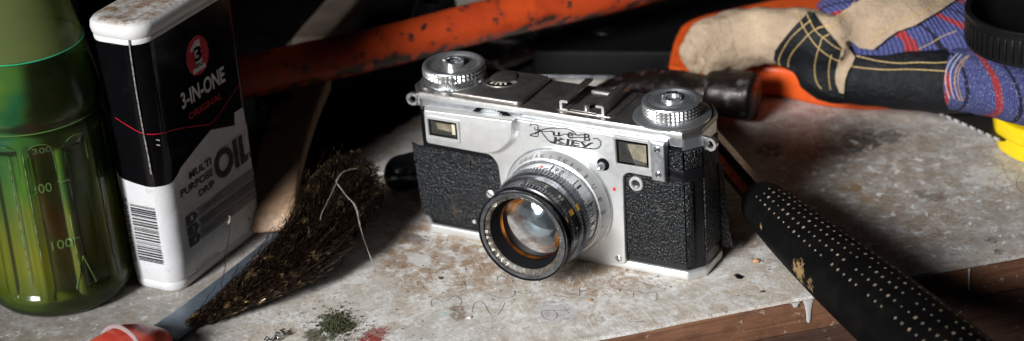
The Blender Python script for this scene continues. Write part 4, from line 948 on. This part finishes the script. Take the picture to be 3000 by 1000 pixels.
sdir = (sp[2]-sp[1]).normalized()
b = MB(); pts = [sp[0].lerp(sp[2], i/12) for i in range(14)]; b.tube(pts, [(5.6,6.6)]*14, 10, flat=(0,0,1)); b.build('shaft', M['shaft'], hm, sharp=20)
q = N('dirty_rubber'); c_ = q.mix(q.ramp(q.noise(10,6), .45, .7), (.0028,.0028,.0028), (.006,.0055,.005))
for gx, gy, r in ((2326,800,6.5),(2350,838,5),(2240,664,2.2)):
    g0 = at(gx, gy, 20); dv = q.mapc((1/r,1/r,1/r), loc=(-g0.x/r,-g0.y/r,-g0.z/r)); wv = q.n.new('ShaderNodeVectorMath'); wv.operation = 'LENGTH'; q.l.new(dv, wv.inputs[0])
    c_ = q.mix(q.ramp(q.math('SUBTRACT', q.noise(2.6,9,.75), q.math('MULTIPLY', wv.outputs['Value'], .30)), .25, .30), c_, (.24,.155,.07))
q.set(color=c_, rough=q.ramp(q.noise(6,4), .35,.65,.55,.72), spec=.06); q.bump(q.noise(2,5), .1); M['rubber'] = q.m
gpx = [(2222,580,17),(2240,598,17),(2300,655,18),(2380,728,19),(2470,805,20),(2560,880,21),(2650,955,22),(2760,1045,23),(2880,1145,24)]
grd = [(7.6,8.2),(10.0,10.6),(11.6,12.4),(12.8,14.0),(14.0,15.6),(14.8,16.8),(15.2,17.6),(15.4,18.0),(15.0,17.6)]
GP = [at(*g) for g in gpx]; P2 = smooth_path(GP, 6); R2 = []
for i in range(len(P2)): f = i/6; j = min(int(f), len(grd)-2); k = f-j; R2.append((grd[j][0]*(1-k)+grd[j+1][0]*k, grd[j][1]*(1-k)+grd[j+1][1]*k))
mbg = MB(); mbg.tube(P2, R2, 48, flat=(0,0,1)); gbv = BVHTree.FromBMesh(mbg.bm); gr = mbg.build('rubber_grip', M['rubber'], hm, sharp=60)
# dimples with dust in them: rows round the top of the grip
q = N('dust_filled_dimple'); q.set(color=q.mix(q.ramp(q.noise(5,5,.7), .38, .6), (.05,.042,.034), (.27,.21,.145)), rough=.8); M['dimple'] = q.m
c = MB(); c.lathe([(.98,.02),(.85,.10),(.5,.04),(.01,.0)], (0,0,0), (0,0,1), 10); dm = c.mesh('dimple', M['dimple'])
Lg = len(P2); 
def grip_pt(s_, a):   # s_ arc distance, a angle from straight up towards the viewer side
    d = 0
    for i in range(Lg-1):
        l_ = (P2[i+1]-P2[i]).length
        if d+l_ >= s_:
            k = (s_-d)/l_; p = P2[i].lerp(P2[i+1], k); tg = (P2[i+1]-P2[i]).normalized(); ra = R2[i][0]+(R2[i+1][0]-R2[i][0])*k; rb = R2[i][1]+(R2[i+1][1]-R2[i][1])*k
            e = Vector((0,0,1)); e = (e-tg*e.dot(tg)).normalized(); f = tg.cross(e)
            pos = p+e*math.cos(a)*ra+f*math.sin(a)*rb; nn = (e*math.cos(a)/ra+f*math.sin(a)/rb).normalized(); return pos, nn
        d += l_
    return None, None
cnt = 0
for row in range(7):
    a = math.radians(38-row*17); st0 = 14+abs(row-1.5)*.6
    for k in range(42):
        s_ = st0+k*5.2+(2.6 if row % 2 else 0)+random.uniform(-.25,.25)
        pos, nn = grip_pt(s_, a)
        if pos is None or k > 36 or random.random() < .03: continue
        o = bpy.data.objects.new('grip_dimple', dm); COL.objects.link(o); o.parent = hm
        o.location = (pos+nn*.03-ORG[hm.name])*S; o.rotation_euler = nn.to_track_quat('Z', 'Y').to_euler(); dsz = random.uniform(.5, .8); o.scale = (dsz, dsz*random.uniform(.8, 1.1), 1); cnt += 1

# ------------------------------------------------------------------ orange tool under the glove
q = N('orange_plastic'); c_ = q.mix(q.ramp(q.noise(9,5), .4,.7), (.74,.105,.014), (.58,.072,.011)); q.set(color=c_, rough=.38); q.bump(q.noise(2,4), .05); M['orange'] = q.m
og = thing('orange_tool_case', at(2200, 250, 0), 'bright orange plastic tool casing lying flat beneath the work glove', 'tool case')
poly = [tuple(at(x, y, 17)[:2]) for x, y in ((1957,196),(1972,118),(1998,66),(2065,40),(2300,-10),(2900,-30),(2900,180),(2760,222),(2560,240),(2400,228),(2250,190),(2100,212),(2040,216))]
b = MB(); b.prz(rpoly(poly, [2,6,8,8,4,4,8,10,14,14,12,6,4], 5), .4, 17); b.bevel(2.6, 4, 40); b.build('casing', M['orange'], og, sharp=60)

# ------------------------------------------------------------------ work glove
gl = thing('work_glove', at(2450, 290, 0), 'worn work glove of tan suede, black leather and blue striped cloth draped over orange casing', 'glove')
def fabric(name, col, mm, dist, rough=.85, blot=None):
    q = N(name); n1 = q.noise(mm, 5, .7); n2 = q.noise(18, 4)
    c = q.mix(q.ramp(n2, .35, .65), tuple(x*.82 for x in col), tuple(x*1.12 for x in col)); c = q.mix(q.ramp(n1, .45, .75, 0, .5), c, tuple(x*.6 for x in col))
    if blot: c = q.mix(q.ramp(q.noise(12,6,.7), .58,.7, 0,.6), c, blot)
    q.set(color=c, rough=rough, spec=.3); q.bump(q.math('ADD', q.math('MULTIPLY', n1, .6), q.math('MULTIPLY', q.noise(4.5,6,.6,dist=1.2), 1.6)), dist*1.6); return q.m
M['suede'] = fabric('tan_suede', (.37,.275,.185), 1.1, .45, .85, (.24,.155,.08)); M['blackl'] = fabric('black_leather', (.0032,.004,.0052), 1.3, .5, .6)
def striped(name, ang, wide, knit):
    q = N(name); co = q.mapc((1,1,1), rot=(0,0,math.radians(ang)))
    s_ = q.sep(co); x = q.math('ADD', s_[0], q.ramp(q.noise(12,3), 0,1,-.7,.7))
    u_ = q.math('FRACT', q.math('DIVIDE', x, wide))
    c = q.mix(q.ramp(q.noise(.9,3), .4,.62), (.045,.052,.16), (.10,.11,.27))
    def band(a, b_): return q.math('MULTIPLY', q.math('GREATER_THAN', u_, a), q.math('LESS_THAN', u_, b_))
    c = q.mix(band(.18,.33), c, (.36,.035,.03)); c = q.mix(band(.62,.69), c, (.01,.01,.015))
    wv = q.n.new('ShaderNodeTexWave'); wv.inputs['Scale'].default_value = 1.0 if knit else .55; wv.inputs['Distortion'].default_value = .6
    q.l.new(q.mapc((.3,.3,.3), rot=(0,.3,math.radians(ang+ (90 if knit else 38)))), wv.inputs['Vector'])
    c = q.mix(q.ramp(wv.outputs['Fac'], .25, .75, .6, 0), c, (.02,.02,.05)); 
    if knit: c = q.mix(q.math('MULTIPLY', q.ramp(q.vor(1.3), .28,.16), .6), c, (.36,.38,.48))
    q.set(color=c, rough=.9, spec=.2); q.bump(q.math('ADD', wv.outputs['Fac'], q.noise(.7,3)), .5); return q.m
M['twill'] = striped('blue_twill', -88, 13, False); M['knit'] = striped('blue_knit_cuff', -42, 15, True)
from mathutils import noise as mnoise
def rumple(mb, amp, mm, seed=0):
    mb.bm.normal_update()
    for v in mb.bm.verts:
        p = v.co/mm+Vector((seed, seed*2.1, 0)); v.co += v.normal*amp*mnoise.fractal(p, .9, 2.1, 4)
def gtube(stn, m, name, seed, amp=1.1, mm=11, seg=64, sub=8):
    pts = [at(x, y, z) for x, y, z, a, b_ in stn]; P_ = smooth_path(pts, sub); R_ = []
    for i in range(len(P_)): f = i/sub; j = min(int(f), len(stn)-2); k = f-j; k2_ = smst(k); R_.append((stn[j][3]*(1-k2_)+stn[j+1][3]*k2_, stn[j][4]*(1-k2_)+stn[j+1][4]*k2_))
    mb = MB(); mb.tube(P_, R_, seg, flat=(0,0,1)); bmesh.ops.recalc_face_normals(mb.bm, faces=mb.bm.faces); rumple(mb, amp, mm, seed)
    bm2 = mb.bm.copy(); mb.build(name, m, gl, sharp=75); return bm2
t1 = gtube([(2022,172,32,3,3),(2030,166,32,9,7),(2046,156,33,12.5,10),(2075,142,35,14.6,12),(2150,118,37,16,13),(2220,108,40,14.6,12),(2290,108,42,14.6,12),(2360,110,44,15.5,13),(2440,130,44,15,13),(2490,150,42,10,9)], M['suede'], 'suede_thumb', 3, 1.2)
t2 = gtube([(2330,190,30,5,6),(2370,192,29,12,12),(2430,212,28,14.5,14),(2520,222,28,14,14),(2640,228,29,15,14),(2760,238,30,15.5,14),(2850,245,31,14.5,13),(2870,246,31,10,9)], M['blackl'], 'leather_side', 9, .8)
t3 = gtube([(2785,232,33,12.8,12),(2800,232,33,14.6,14),(2860,240,34,15.2,14),(2940,262,34,14.2,14),(3040,290,34,13.6,13),(3160,320,34,13,12)], M['knit'], 'knit_cuff', 15, .6)
t4 = gtube([(2395,60,46,8,8),(2440,62,46,16,18),(2540,84,46,20,22),(2660,96,44,21,24),(2800,105,42,21,26),(2950,110,40,20,26),(3080,120,38,18,24)], M['twill'], 'cloth_back', 21, 1.3, 16)
allb = bmesh.new()
for t in (t1, t2, t3, t4):
    me = bpy.data.meshes.new('x'); t.to_mesh(me); allb.from_mesh(me); bpy.data.meshes.remove(me); t.free()
gbv2 = BVHTree.FromBMesh(allb)
def gray(bv, x, y):
    d = ray(x, y).normalized(); h = bv.ray_cast(CAM, d); return (h[0], h[1], d)
def patch(name, poly, m, th, off=.5, step=9, rough=.0, bv=None):
    bv = bv or gbv2
    # outline in picture terms, dropped onto the glove's surface, given thickness
    bd = []
    for i, p in enumerate(poly):
        q_ = poly[(i+1) % len(poly)]; L_ = math.dist(p, q_); n_ = max(1, int(L_/step))
        for k in range(n_): bd.append((p[0]+(q_[0]-p[0])*k/n_+random.uniform(-rough,rough), p[1]+(q_[1]-p[1])*k/n_+random.uniform(-rough,rough)))
    nb = len(bd); xs = [p[0] for p in bd]; ys = [p[1] for p in bd]; inner = []
    yy = min(ys)
    while yy < max(ys):
        xx = min(xs)
        while xx < max(xs):
            inside = False; j = nb-1
            for i in range(nb):
                if (bd[i][1] > yy) != (bd[j][1] > yy) and xx < (bd[j][0]-bd[i][0])*(yy-bd[i][1])/(bd[j][1]-bd[i][1])+bd[i][0]: inside = not inside
                j = i
            if inside and min(math.dist((xx,yy), p) for p in bd) > step*.5: inner.append((xx, yy))
            xx += step
        yy += step
    allp = [Vector(p) for p in bd+inner]
    r = geometry.delaunay_2d_cdt(allp, [(i, (i+1) % nb) for i in range(nb)], [], 1, .01)
    V2, F2 = r[0], r[2]; P3 = []; dep = []
    for v in V2:
        h, nn, d = gray(bv, v.x, v.y); dep.append((h-CAM).length if h is not None else None)
    known = [(V2[i], dep[i]) for i in range(len(V2)) if dep[i] is not None]
    for i, v in enumerate(V2):
        if dep[i] is None: dep[i] = min(known, key=lambda k: (k[0]-v).length)[1]
    # relax depth so that the piece bridges hollows instead of folding into them
    nbr = [set() for _ in V2]
    for f in F2:
        for a in range(len(f)): nbr[f[a]].add(f[a-1]); nbr[f[a-1]].add(f[a])
    orig = dep[:]
    for it in range(14):
        dep = [min(orig[i], (dep[i]+sum(dep[j] for j in nbr[i])/max(1, len(nbr[i])))/2) if nbr[i] else dep[i] for i in range(len(dep))]
    for i, v in enumerate(V2):
        d = ray(v.x, v.y).normalized(); P3.append(CAM+d*(dep[i]-off-th))
    c = MB(); T = [c.bm.verts.new(p) for p in P3]; B_ = [c.bm.verts.new(p+ray(V2[i].x, V2[i].y).normalized()*th) for i, p in enumerate(P3)]
    ec = {}
    for f in F2:
        c.bm.faces.new([T[i] for i in f]); c.bm.faces.new([B_[i] for i in f][::-1])
        for a in range(len(f)):
            e = (f[a-1], f[a]); k = tuple(sorted(e)); ec[k] = None if k in ec else e
    for k, e in ec.items():
        if e: c.bm.faces.new((T[e[0]], B_[e[0]], B_[e[1]], T[e[1]]))
    bmesh.ops.recalc_face_normals(c.bm, faces=c.bm.faces)
    bv2 = BVHTree.FromBMesh(c.bm); c.build(name, m, gl, sharp=70); return bv2
random.seed(21)
pb = patch('leather_patch', [(2372,32),(2392,50),(2412,78),(2440,112),(2462,140),(2468,170),(2452,200),(2447,235),(2462,275),(2478,290),(2440,283),(2395,262),(2350,232),(2318,210),(2280,192),(2266,176),(2270,150),(2290,122),(2320,85)], M['blackl'], .9, .3, 8)
ps = patch('suede_strap', [(2476,118),(2492,150),(2505,168),(2496,190),(2482,215),(2474,245),(2472,276),(2460,272),(2448,245),(2447,215),(2456,180),(2466,150)], M['suede'], 1.0, .8, 7, .8)
pf_ = patch('suede_flap', [(2412,62),(2450,46),(2520,0),(2560,-40),(2860,-60),(2800,0),(2740,40),(2680,75),(2630,92),(2600,112),(2560,146),(2520,142),(2500,126),(2484,116),(2440,92)], M['suede'], 1.3, 1.6, 9, .8)
M['yarn'] = simple('ochre_stitching', (.48,.33,.13), .7); M['yarn_w'] = simple('white_overlock', (.62,.63,.66), .7); M['yarn_o'] = simple('orange_overlock', (.75,.38,.14), .7)
def zt(P): return [(2000+x*.3726, y*.3726) for x, y in P]
def stitch(P, bvs, r=.26, m='yarn', dash=2.6, gap=.5, off=.25):
    def hit(x, y):
        best = None; d = ray(x, y).normalized()
        for bv in bvs:
            h = bv.ray_cast(CAM, d)
            if h[0] is not None and (best is None or h[3] < best): best = h[3]
        return None if best is None else CAM+d*(best-off)
    pts = [hit(p.x, p.y) for p in smooth_path([Vector((x, y)) for x, y in P], 12)] if True else []
    pts = [p for p in pts if p is not None]
    c = MB(); acc = []; L_ = 0; n_ = 0
    for a, b_ in zip(pts, pts[1:]):
        l_ = (b_-a).length
        if l_ > 6: acc = []; continue
        if not acc: acc = [a]
        acc.append(b_); L_ += l_
        if L_ > dash:
            k = len(acc); c.tube(acc, [r*.7]+[r]*(k-2)+[r*.7] if k > 2 else [r*.8]*k, 5); n_ += 1; acc = []; L_ = 0
    if n_: c.build('stitching', M[m], gl)
    else: c.bm.free()
allv = [gbv2, pb, ps, pf_]
for P in ([(905,78),(925,160),(970,250),(1040,350),(1110,415),(1200,470),(1310,500)], [(965,80),(1000,165),(1050,250),(1120,310),(1190,365),(1260,400)], [(1010,160),(940,215),(850,300),(785,400),(755,480),(770,530)],
          [(1160,215),(1090,215),(1010,255),(940,325),(860,420),(830,500),(845,570)], [(1160,215),(1175,255),(1100,300),(1078,360),(1050,450),(1038,560),(1055,650),(1095,705)], [(1170,430),(1155,500),(1148,590),(1160,690),(1180,735)],
          [(1060,220),(1120,205),(1180,195),(1240,160),(1290,90)]):
    stitch(zt(P), allv)
def zc2(P): return [(2450+x*.5589, y*.5589) for x, y in P]
stitch(zc2([(100,292),(180,312),(260,326),(340,332),(430,328),(520,330),(595,326)]), allv); stitch(zc2([(75,348),(150,358),(260,366),(380,364),(480,368),(575,374)]), allv)
stitch(zc2([(150,250),(230,180),(320,122),(420,78),(520,25),(600,-10)]), allv, .25); stitch(zc2([(0,105),(60,50),(110,-5)]), allv, .25); stitch(zc2([(430,260),(500,225),(560,190),(640,160)]), allv, .2)
for P, m in (([(640,278),(600,320),(575,380),(575,450),(595,520),(625,562)], 'yarn_w'), ([(690,290),(650,330),(625,385),(622,450),(645,520),(680,565)], 'yarn_o'), ([(660,282),(625,325),(600,380),(600,450),(620,520),(650,562)], 'yarn_w'), ([(700,288),(665,330),(640,385),(640,450),(660,520),(700,568)], 'yarn')):
    stitch(zc2(P), allv, .16, m, 6)

# ------------------------------------------------------------------ black ribbed lid on the glove
M['black_plastic'] = simple('black_plastic', (.005,.005,.0055), .4, spec=.3, grain=(1,.02))
bl = thing('jar_lid', at(3005, 40, 60), 'round black plastic lid with ribbed rim lying on the striped glove', 'lid')
lc = at(3050, 22, 78)
b = MB(); b.lathe([(31.8,-16.5),(32.6,-16),(32.8,-1.4),(33.6,-1.0),(33.7,0),(33.2,.5),(31.4,.5),(30.8,0),(30.4,-8),(28,-9),(.01,-9)], lc, (0,0,1), 120, cap0=True); b.build('lid_body', M['black_plastic'], bl)
for i in range(60):
    a = 2*PI*i/60
    if math.cos(a-math.atan2(-.78,.1)) < -.2: continue
    R_ = Matrix.Translation(lc) @ Matrix.Rotation(a,4,'Z'); c = MB(); c.box((32.4,-.75,-14.5),(33.5,.75,-3.5), R_); c.bevel(.3, 2); c.build('rib', M['black_plastic'], bl)

# ------------------------------------------------------------------ yellow-handled saw
M['yellow'] = simple('yellow_plastic', (.66,.47,.006), .35, var=.04); M['blade'] = simple('dark_saw_blade', (.05,.045,.04), .4, .7, dirt=(.12,.08,.05), dirt_mm=4, dirt_t=.6)
sw_ = thing('hand_saw', at(2900, 410, 0), 'hand saw with bright yellow plastic handle and toothed dark blade poking from under the glove', 'saw')
a0 = at(2720, 316, 9); a1 = at(2935, 412, 9); dr = (a1-a0).normalized(); nb_ = Vector((-dr.y, dr.x, 0))
b = MB(); b.prz([(p.x, p.y) for p in (a0, a1, a1+nb_*50, a0+nb_*50)], 8.4, 9.4); b.build('blade', M['blade'], sw_)
tooth_m = simple('bright_tooth_steel', (.55,.55,.55), .4, .2)
c = MB(); c.bm.verts; v = [c.bm.verts.new(p) for p in ((0,.3,-.5),(4.4,.3,-.5),(4.0,-2.4,-.45),(0,.3,.5),(4.4,.3,.5),(4.0,-2.4,.45))]
for f in ((0,2,1),(3,4,5),(0,1,4,3),(1,2,5,4),(2,0,3,5)): c.bm.faces.new([v[i] for i in f])
tme = c.mesh('tooth', tooth_m, smooth=False)
for i in range(9):
    o = bpy.data.objects.new('tooth', tme); COL.objects.link(o); o.parent = sw_; p = a0+dr*(i*5.3+1); o.location = (Vector((p.x,p.y,8.9))-ORG[sw_.name])*S; o.rotation_euler = (0,0,math.atan2(dr.y,dr.x)+.25)
yp = [at(x, y, 16) for x, y in ((2908,312),(2916,352),(2960,380),(3040,408),(3120,420),(3120,280),(2990,290))]
b = MB(); b.prz(rpoly([(p.x,p.y) for p in yp], 3, 4), 8.8, 17.5); b.bevel(1.6, 3, 40); yh = b.build('handle', M['yellow'], sw_, sharp=60)
yp = [at(x, y, 8) for x, y in ((2916,366),(2928,398),(2970,425),(3040,450),(3120,470),(3120,330),(2990,340))]
b = MB(); b.prz(rpoly([(p.x,p.y) for p in yp], 3, 4), .5, 8.5); b.bevel(1.4, 3, 40); b.build('handle', M['yellow'], sw_, sharp=60)

# ------------------------------------------------------------------ dark tool box and other clutter behind
M['dark_box'] = simple('dark_grained_case', (.003,.003,.003), .6, spec=.12, grain=(1.2,.15), speck=(.12,.11,.10), speck_mm=3, speck_r=.08)
db = thing('dark_tool_case', at(1800, 200, 0), 'flat black tool case lying on the board behind the camera and hammer', 'tool case')
A0 = at(1560, 222, 2); A1 = at(2060, 226, 2); dx = (A1-A0).normalized(); dy = Vector((-dx.y, dx.x, 0))
def quad(p, a, d): return [(p.x,p.y), ((p+dx*a).x,(p+dx*a).y), ((p+dx*a+dy*d).x,(p+dx*a+dy*d).y), ((p+dy*d).x,(p+dy*d).y)]
b = MB(); b.prz(rpoly(quad(A0, 150, 120), 4, 4), 2.0, 16); b.bevel(1.5, 3, 40); cs = b.build('case_body', M['dark_box'], db)
b = MB(); b.prz(rpoly(quad(A0-dy*1.0-dx*1.0, 152, 122), 4, 4), .3, 2.4); b.bevel(.5, 2, 40); b.build('metal_edge', M['steel_dark'], cs)
# old brush with wooden stock, upper left
ob = thing('scrubbing_brush', at(930, 110, 20), 'old dark brush with wooden stock lying behind the orange tube', 'brush')
M['dull_wood'] = wood('grey_old_wood', (.20,.15,.11), (.12,.09,.07), (0,0,-.9), 1.5, .7)
st = []
for i, (x, y, z, a) in enumerate(((905,135,30,9),(935,100,31,10),(975,55,32,10),(1030,-10,33,10),(1090,-80,34,10))): st.append((at(x,y,z), Vector((.88,.42,0)), Vector((0,.1,1)), a, 5))
loftbox(st, M['dull_wood'], 'wooden_stock', ob, .4, 20, 50)
b = MB(); random.seed(31)
for k in range(900):
    t = random.random(); p = at(845+110*t+random.uniform(-6,6), 135-120*t+random.uniform(-6,10), 22+random.uniform(0,9)); q_ = p+Vector((random.uniform(9,16), random.uniform(2,8), random.uniform(-2,3)))
    b.tube([p, (p+q_)/2+Vector((0,0,.5)), q_], .22, 3, cap=False)
q = N('grey_bristle'); q.set(color=(.13,.12,.11), rough=.5, metal=.3); b.build('bristles', q.m, ob, kind='stuff', recalc=False)
# spring, ribbed black knob, paper, scraper
sp_ = thing('coil_spring', at(1225, 35, 20), 'black coiled spring lying behind the orange tube near the top', 'spring')
c0 = at(1245, 25, 26); b = MB(); pts = []
for i in range(260): a = i*.21; pts.append(c0+Vector((math.cos(a)*11+i*.02, math.sin(a)*11+i*.03, -14+i*.075)))
b.tube(pts, 1.15, 8); b.build('coil', M['black_paint'], sp_)
rb = thing('ribbed_knob', at(795, 290, 20), 'small black ribbed knob between oil can and wooden handle', 'knob')
c0 = at(800, 296, 28); prf = []
for i in range(5): prf += [(8.2,i*3.0),(9.4,i*3.0+.6),(9.4,i*3.0+1.7),(8.2,i*3.0+2.2)]
b = MB(); b.lathe([(.01,-.2)]+prf+[(.01,15.2)], c0-Vector((0,0,10)), (0,.05,1), 48); b.build('knob_body', M['black_plastic'], rb)
pp = thing('pale_paper', at(1400, 8, 20), 'pale folded paper sheet at the top behind the orange tube', 'paper')
q = N('aged_paper'); q.set(color=q.mix(q.noise(10,4), (.55,.50,.42), (.45,.40,.33)), rough=.8)
c = MB(); P_ = [at(1318,-40,30), at(1345,26,30), at(1385,34,30), at(1490,6,30), at(1560,-60,30)]; c.prz([(p.x,p.y) for p in P_], 29, 31); c.build('sheet', q.m, pp)
scr = thing('scraper', at(1180, 500, 0), 'scraper with pale blade and rounded black handle tucked behind the camera', 'scraper')
q = N('pale_blade'); q.set(color=(.58,.54,.48), rough=.4)
c = MB(); P_ = [at(1060,492,3), at(1075,512,3), at(1150,500,3), at(1300,440,3), at(1300,395,3), at(1180,455,3), at(1110,475,3)]; c.prz([(p.x,p.y) for p in P_], 1.6, 3.0); c.build('blade', q.m, scr, smooth=False)
pts = [at(x, y, z) for x, y, z in ((1150,505,9),(1158,506,9),(1175,507,9.5),(1215,498,10),(1290,470,10),(1370,440,10))]
b = MB(); b.tube(smooth_path(pts, 4), [1.5,4.4,6.2,7.2,7.7,8.1,8.4,8.6,8.7,8.7,8.7,8.7,8.7,8.7,8.7,8.7,8.7,8.7,8.7,8.7,8.7][:21], 28); b.build('handle', M['black_paint'], scr, sharp=60)
cl = thing('blackout_cloth', at(1000, 300, 0), 'crumpled black brown cloth added to blacken the board behind the oil can', 'cloth')  # cloth added so the board reads black behind the oil can
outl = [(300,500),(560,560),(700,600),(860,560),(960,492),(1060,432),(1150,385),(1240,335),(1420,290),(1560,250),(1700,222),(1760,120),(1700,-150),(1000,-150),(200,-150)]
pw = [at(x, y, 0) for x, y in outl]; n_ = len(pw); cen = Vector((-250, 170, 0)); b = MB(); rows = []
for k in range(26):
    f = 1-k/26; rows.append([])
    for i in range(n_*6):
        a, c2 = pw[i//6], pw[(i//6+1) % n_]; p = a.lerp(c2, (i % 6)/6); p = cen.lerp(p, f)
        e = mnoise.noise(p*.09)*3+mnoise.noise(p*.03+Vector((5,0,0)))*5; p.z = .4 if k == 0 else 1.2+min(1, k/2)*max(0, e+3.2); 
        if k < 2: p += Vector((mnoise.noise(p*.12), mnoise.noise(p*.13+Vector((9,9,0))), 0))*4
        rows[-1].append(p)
b.grid(rows, cap1=True); b.build('blackout_sheet', simple('black_brown_blackout_cloth', (.006,.005,.0045), .9, grain=(1.5,.4), spec=.1), cl, sharp=80)
# dark wall of the workshop behind, and tools lost in the dark
wl = MB().box((-1500, 520, -600), (1500, 560, 900)).build('back_wall', simple('dark_wall', (.03,.025,.022), .9)); wl['kind'] = 'structure'
tn = thing('dark_toolbox', (-260, 230, 0), 'dark brown wooden box lost in shadow at the back left', 'box')
b = MB(); b.box((-420,250,.5),(-190,330,70)); b.bevel(2); b.build('box_body', simple('brown_box', (.045,.025,.018), .6), tn)
dk = thing('dark_pliers', at(1560, 130, 0), 'rusty dark pliers half lost in shadow below the orange tube', 'pliers')
for P, r in ((((1330,235),(1450,190),(1560,150),(1650,110)), 4.5), (((1440,120),(1530,125),(1600,100),(1700,60)), 4.0)):
    b = MB(); b.tube(smooth_path([at(x, y, 14) for x, y in P], 6), r, 16); b.build('plier_arm', M['rust'], dk)
b = MB(); b.lathe([(8,-2),(8.4,-1.4),(8.4,1.4),(8,2),(3,2.4),(.01,2.4)], at(1775,95,14), (0,.1,1), 32, cap0=True); b.build('plier_joint', M['rust'], dk)

# ------------------------------------------------------------------ crumbs on the board
random.seed(41)
M['chip_b'] = simple('bark_crumb', (.07,.04,.025), .8); M['chip_w'] = simple('paint_flake', (.62,.60,.57), .6); M['chip_o'] = simple('rust_flake', (.40,.20,.10), .7); M['moss'] = simple('moss', (.04,.042,.016), .9)
def crumb(px, py, r, m, name, label, cat, grp=None):
    c = MB(); p = at(px, py, r*.35); c.blob(p, (r*random.uniform(.8,1.3), r*random.uniform(.7,1.2), r*.45), 1, .3); o = c.build(name, m, None, smooth=False); tag(o, label, cat, grp)
crumb(2165,812,1.5,M['black_matte'],'paint_crumb','small black paint crumb on the board right of the camera base','crumb')
crumb(2215,765,1.8,M['chip_o'],'rust_flake','orange brown flake on the board between camera and hammer grip','flake')
crumb(1375,930,1.0,M['chip_w'],'paint_flake','tiny white flake on the board below the pencilled two','flake')
crumb(1730,880,.9,M['chip_o'],'rust_flake','tiny tan flake right of the pencilled strokes','flake')
crumb(2232,855,1.0,M['chip_b'],'bark_crumb','small brown crumb on the board near the front edge','crumb')
crumb(1290,815,1.1,M['chip_b'],'bark_crumb','dark crumb on the board left of the lens','crumb')
b = MB()
for k in range(220):
    if random.random() < .55: x, y = random.gauss(1350,130), random.gauss(780,70)
    else: x, y = random.uniform(1000,2300), random.uniform(650,1000)
    p = at(x, y, .15); r = random.choice((.14,.2,.28,.4)); b.blob(p, (r,r*random.uniform(.6,1.2),r*.6), 1, .3)
o = b.build('grit', M['chip_b'], None, kind='stuff', smooth=False); o['label'] = 'fine brown grit scattered over the painted board'; o['category'] = 'grit'
b = MB()
for k in range(800):
    a = random.random()*6.28; rr = abs(random.gauss(0,1)); p = at(985+rr*38*math.cos(a), 950+rr*26*math.sin(a), 0); b.blob((p.x,p.y,random.uniform(.2,1.1)), (.34,.34,.3), 1, .3)
o = b.build('moss_clump', M['moss'], None, kind='stuff', smooth=False); o['label'] = 'dark green moss crumbs on the board below the wire brush'; o['category'] = 'moss'
b = MB(); c0 = at(815, 985, 1.5)
for k in range(7): p = c0+Vector((random.gauss(0,3),random.gauss(0,3),0)); b.tube([p, p+Vector((random.uniform(-2,2),random.uniform(-2,2),1.2)), p+Vector((random.uniform(-3,3),random.uniform(-3,3),.3))], .35, 5)
o = b.build('metal_swarf', M['steel_dark'], None, smooth=True); tag(o, 'little curl of bright metal swarf on the board near the brush tip', 'swarf')
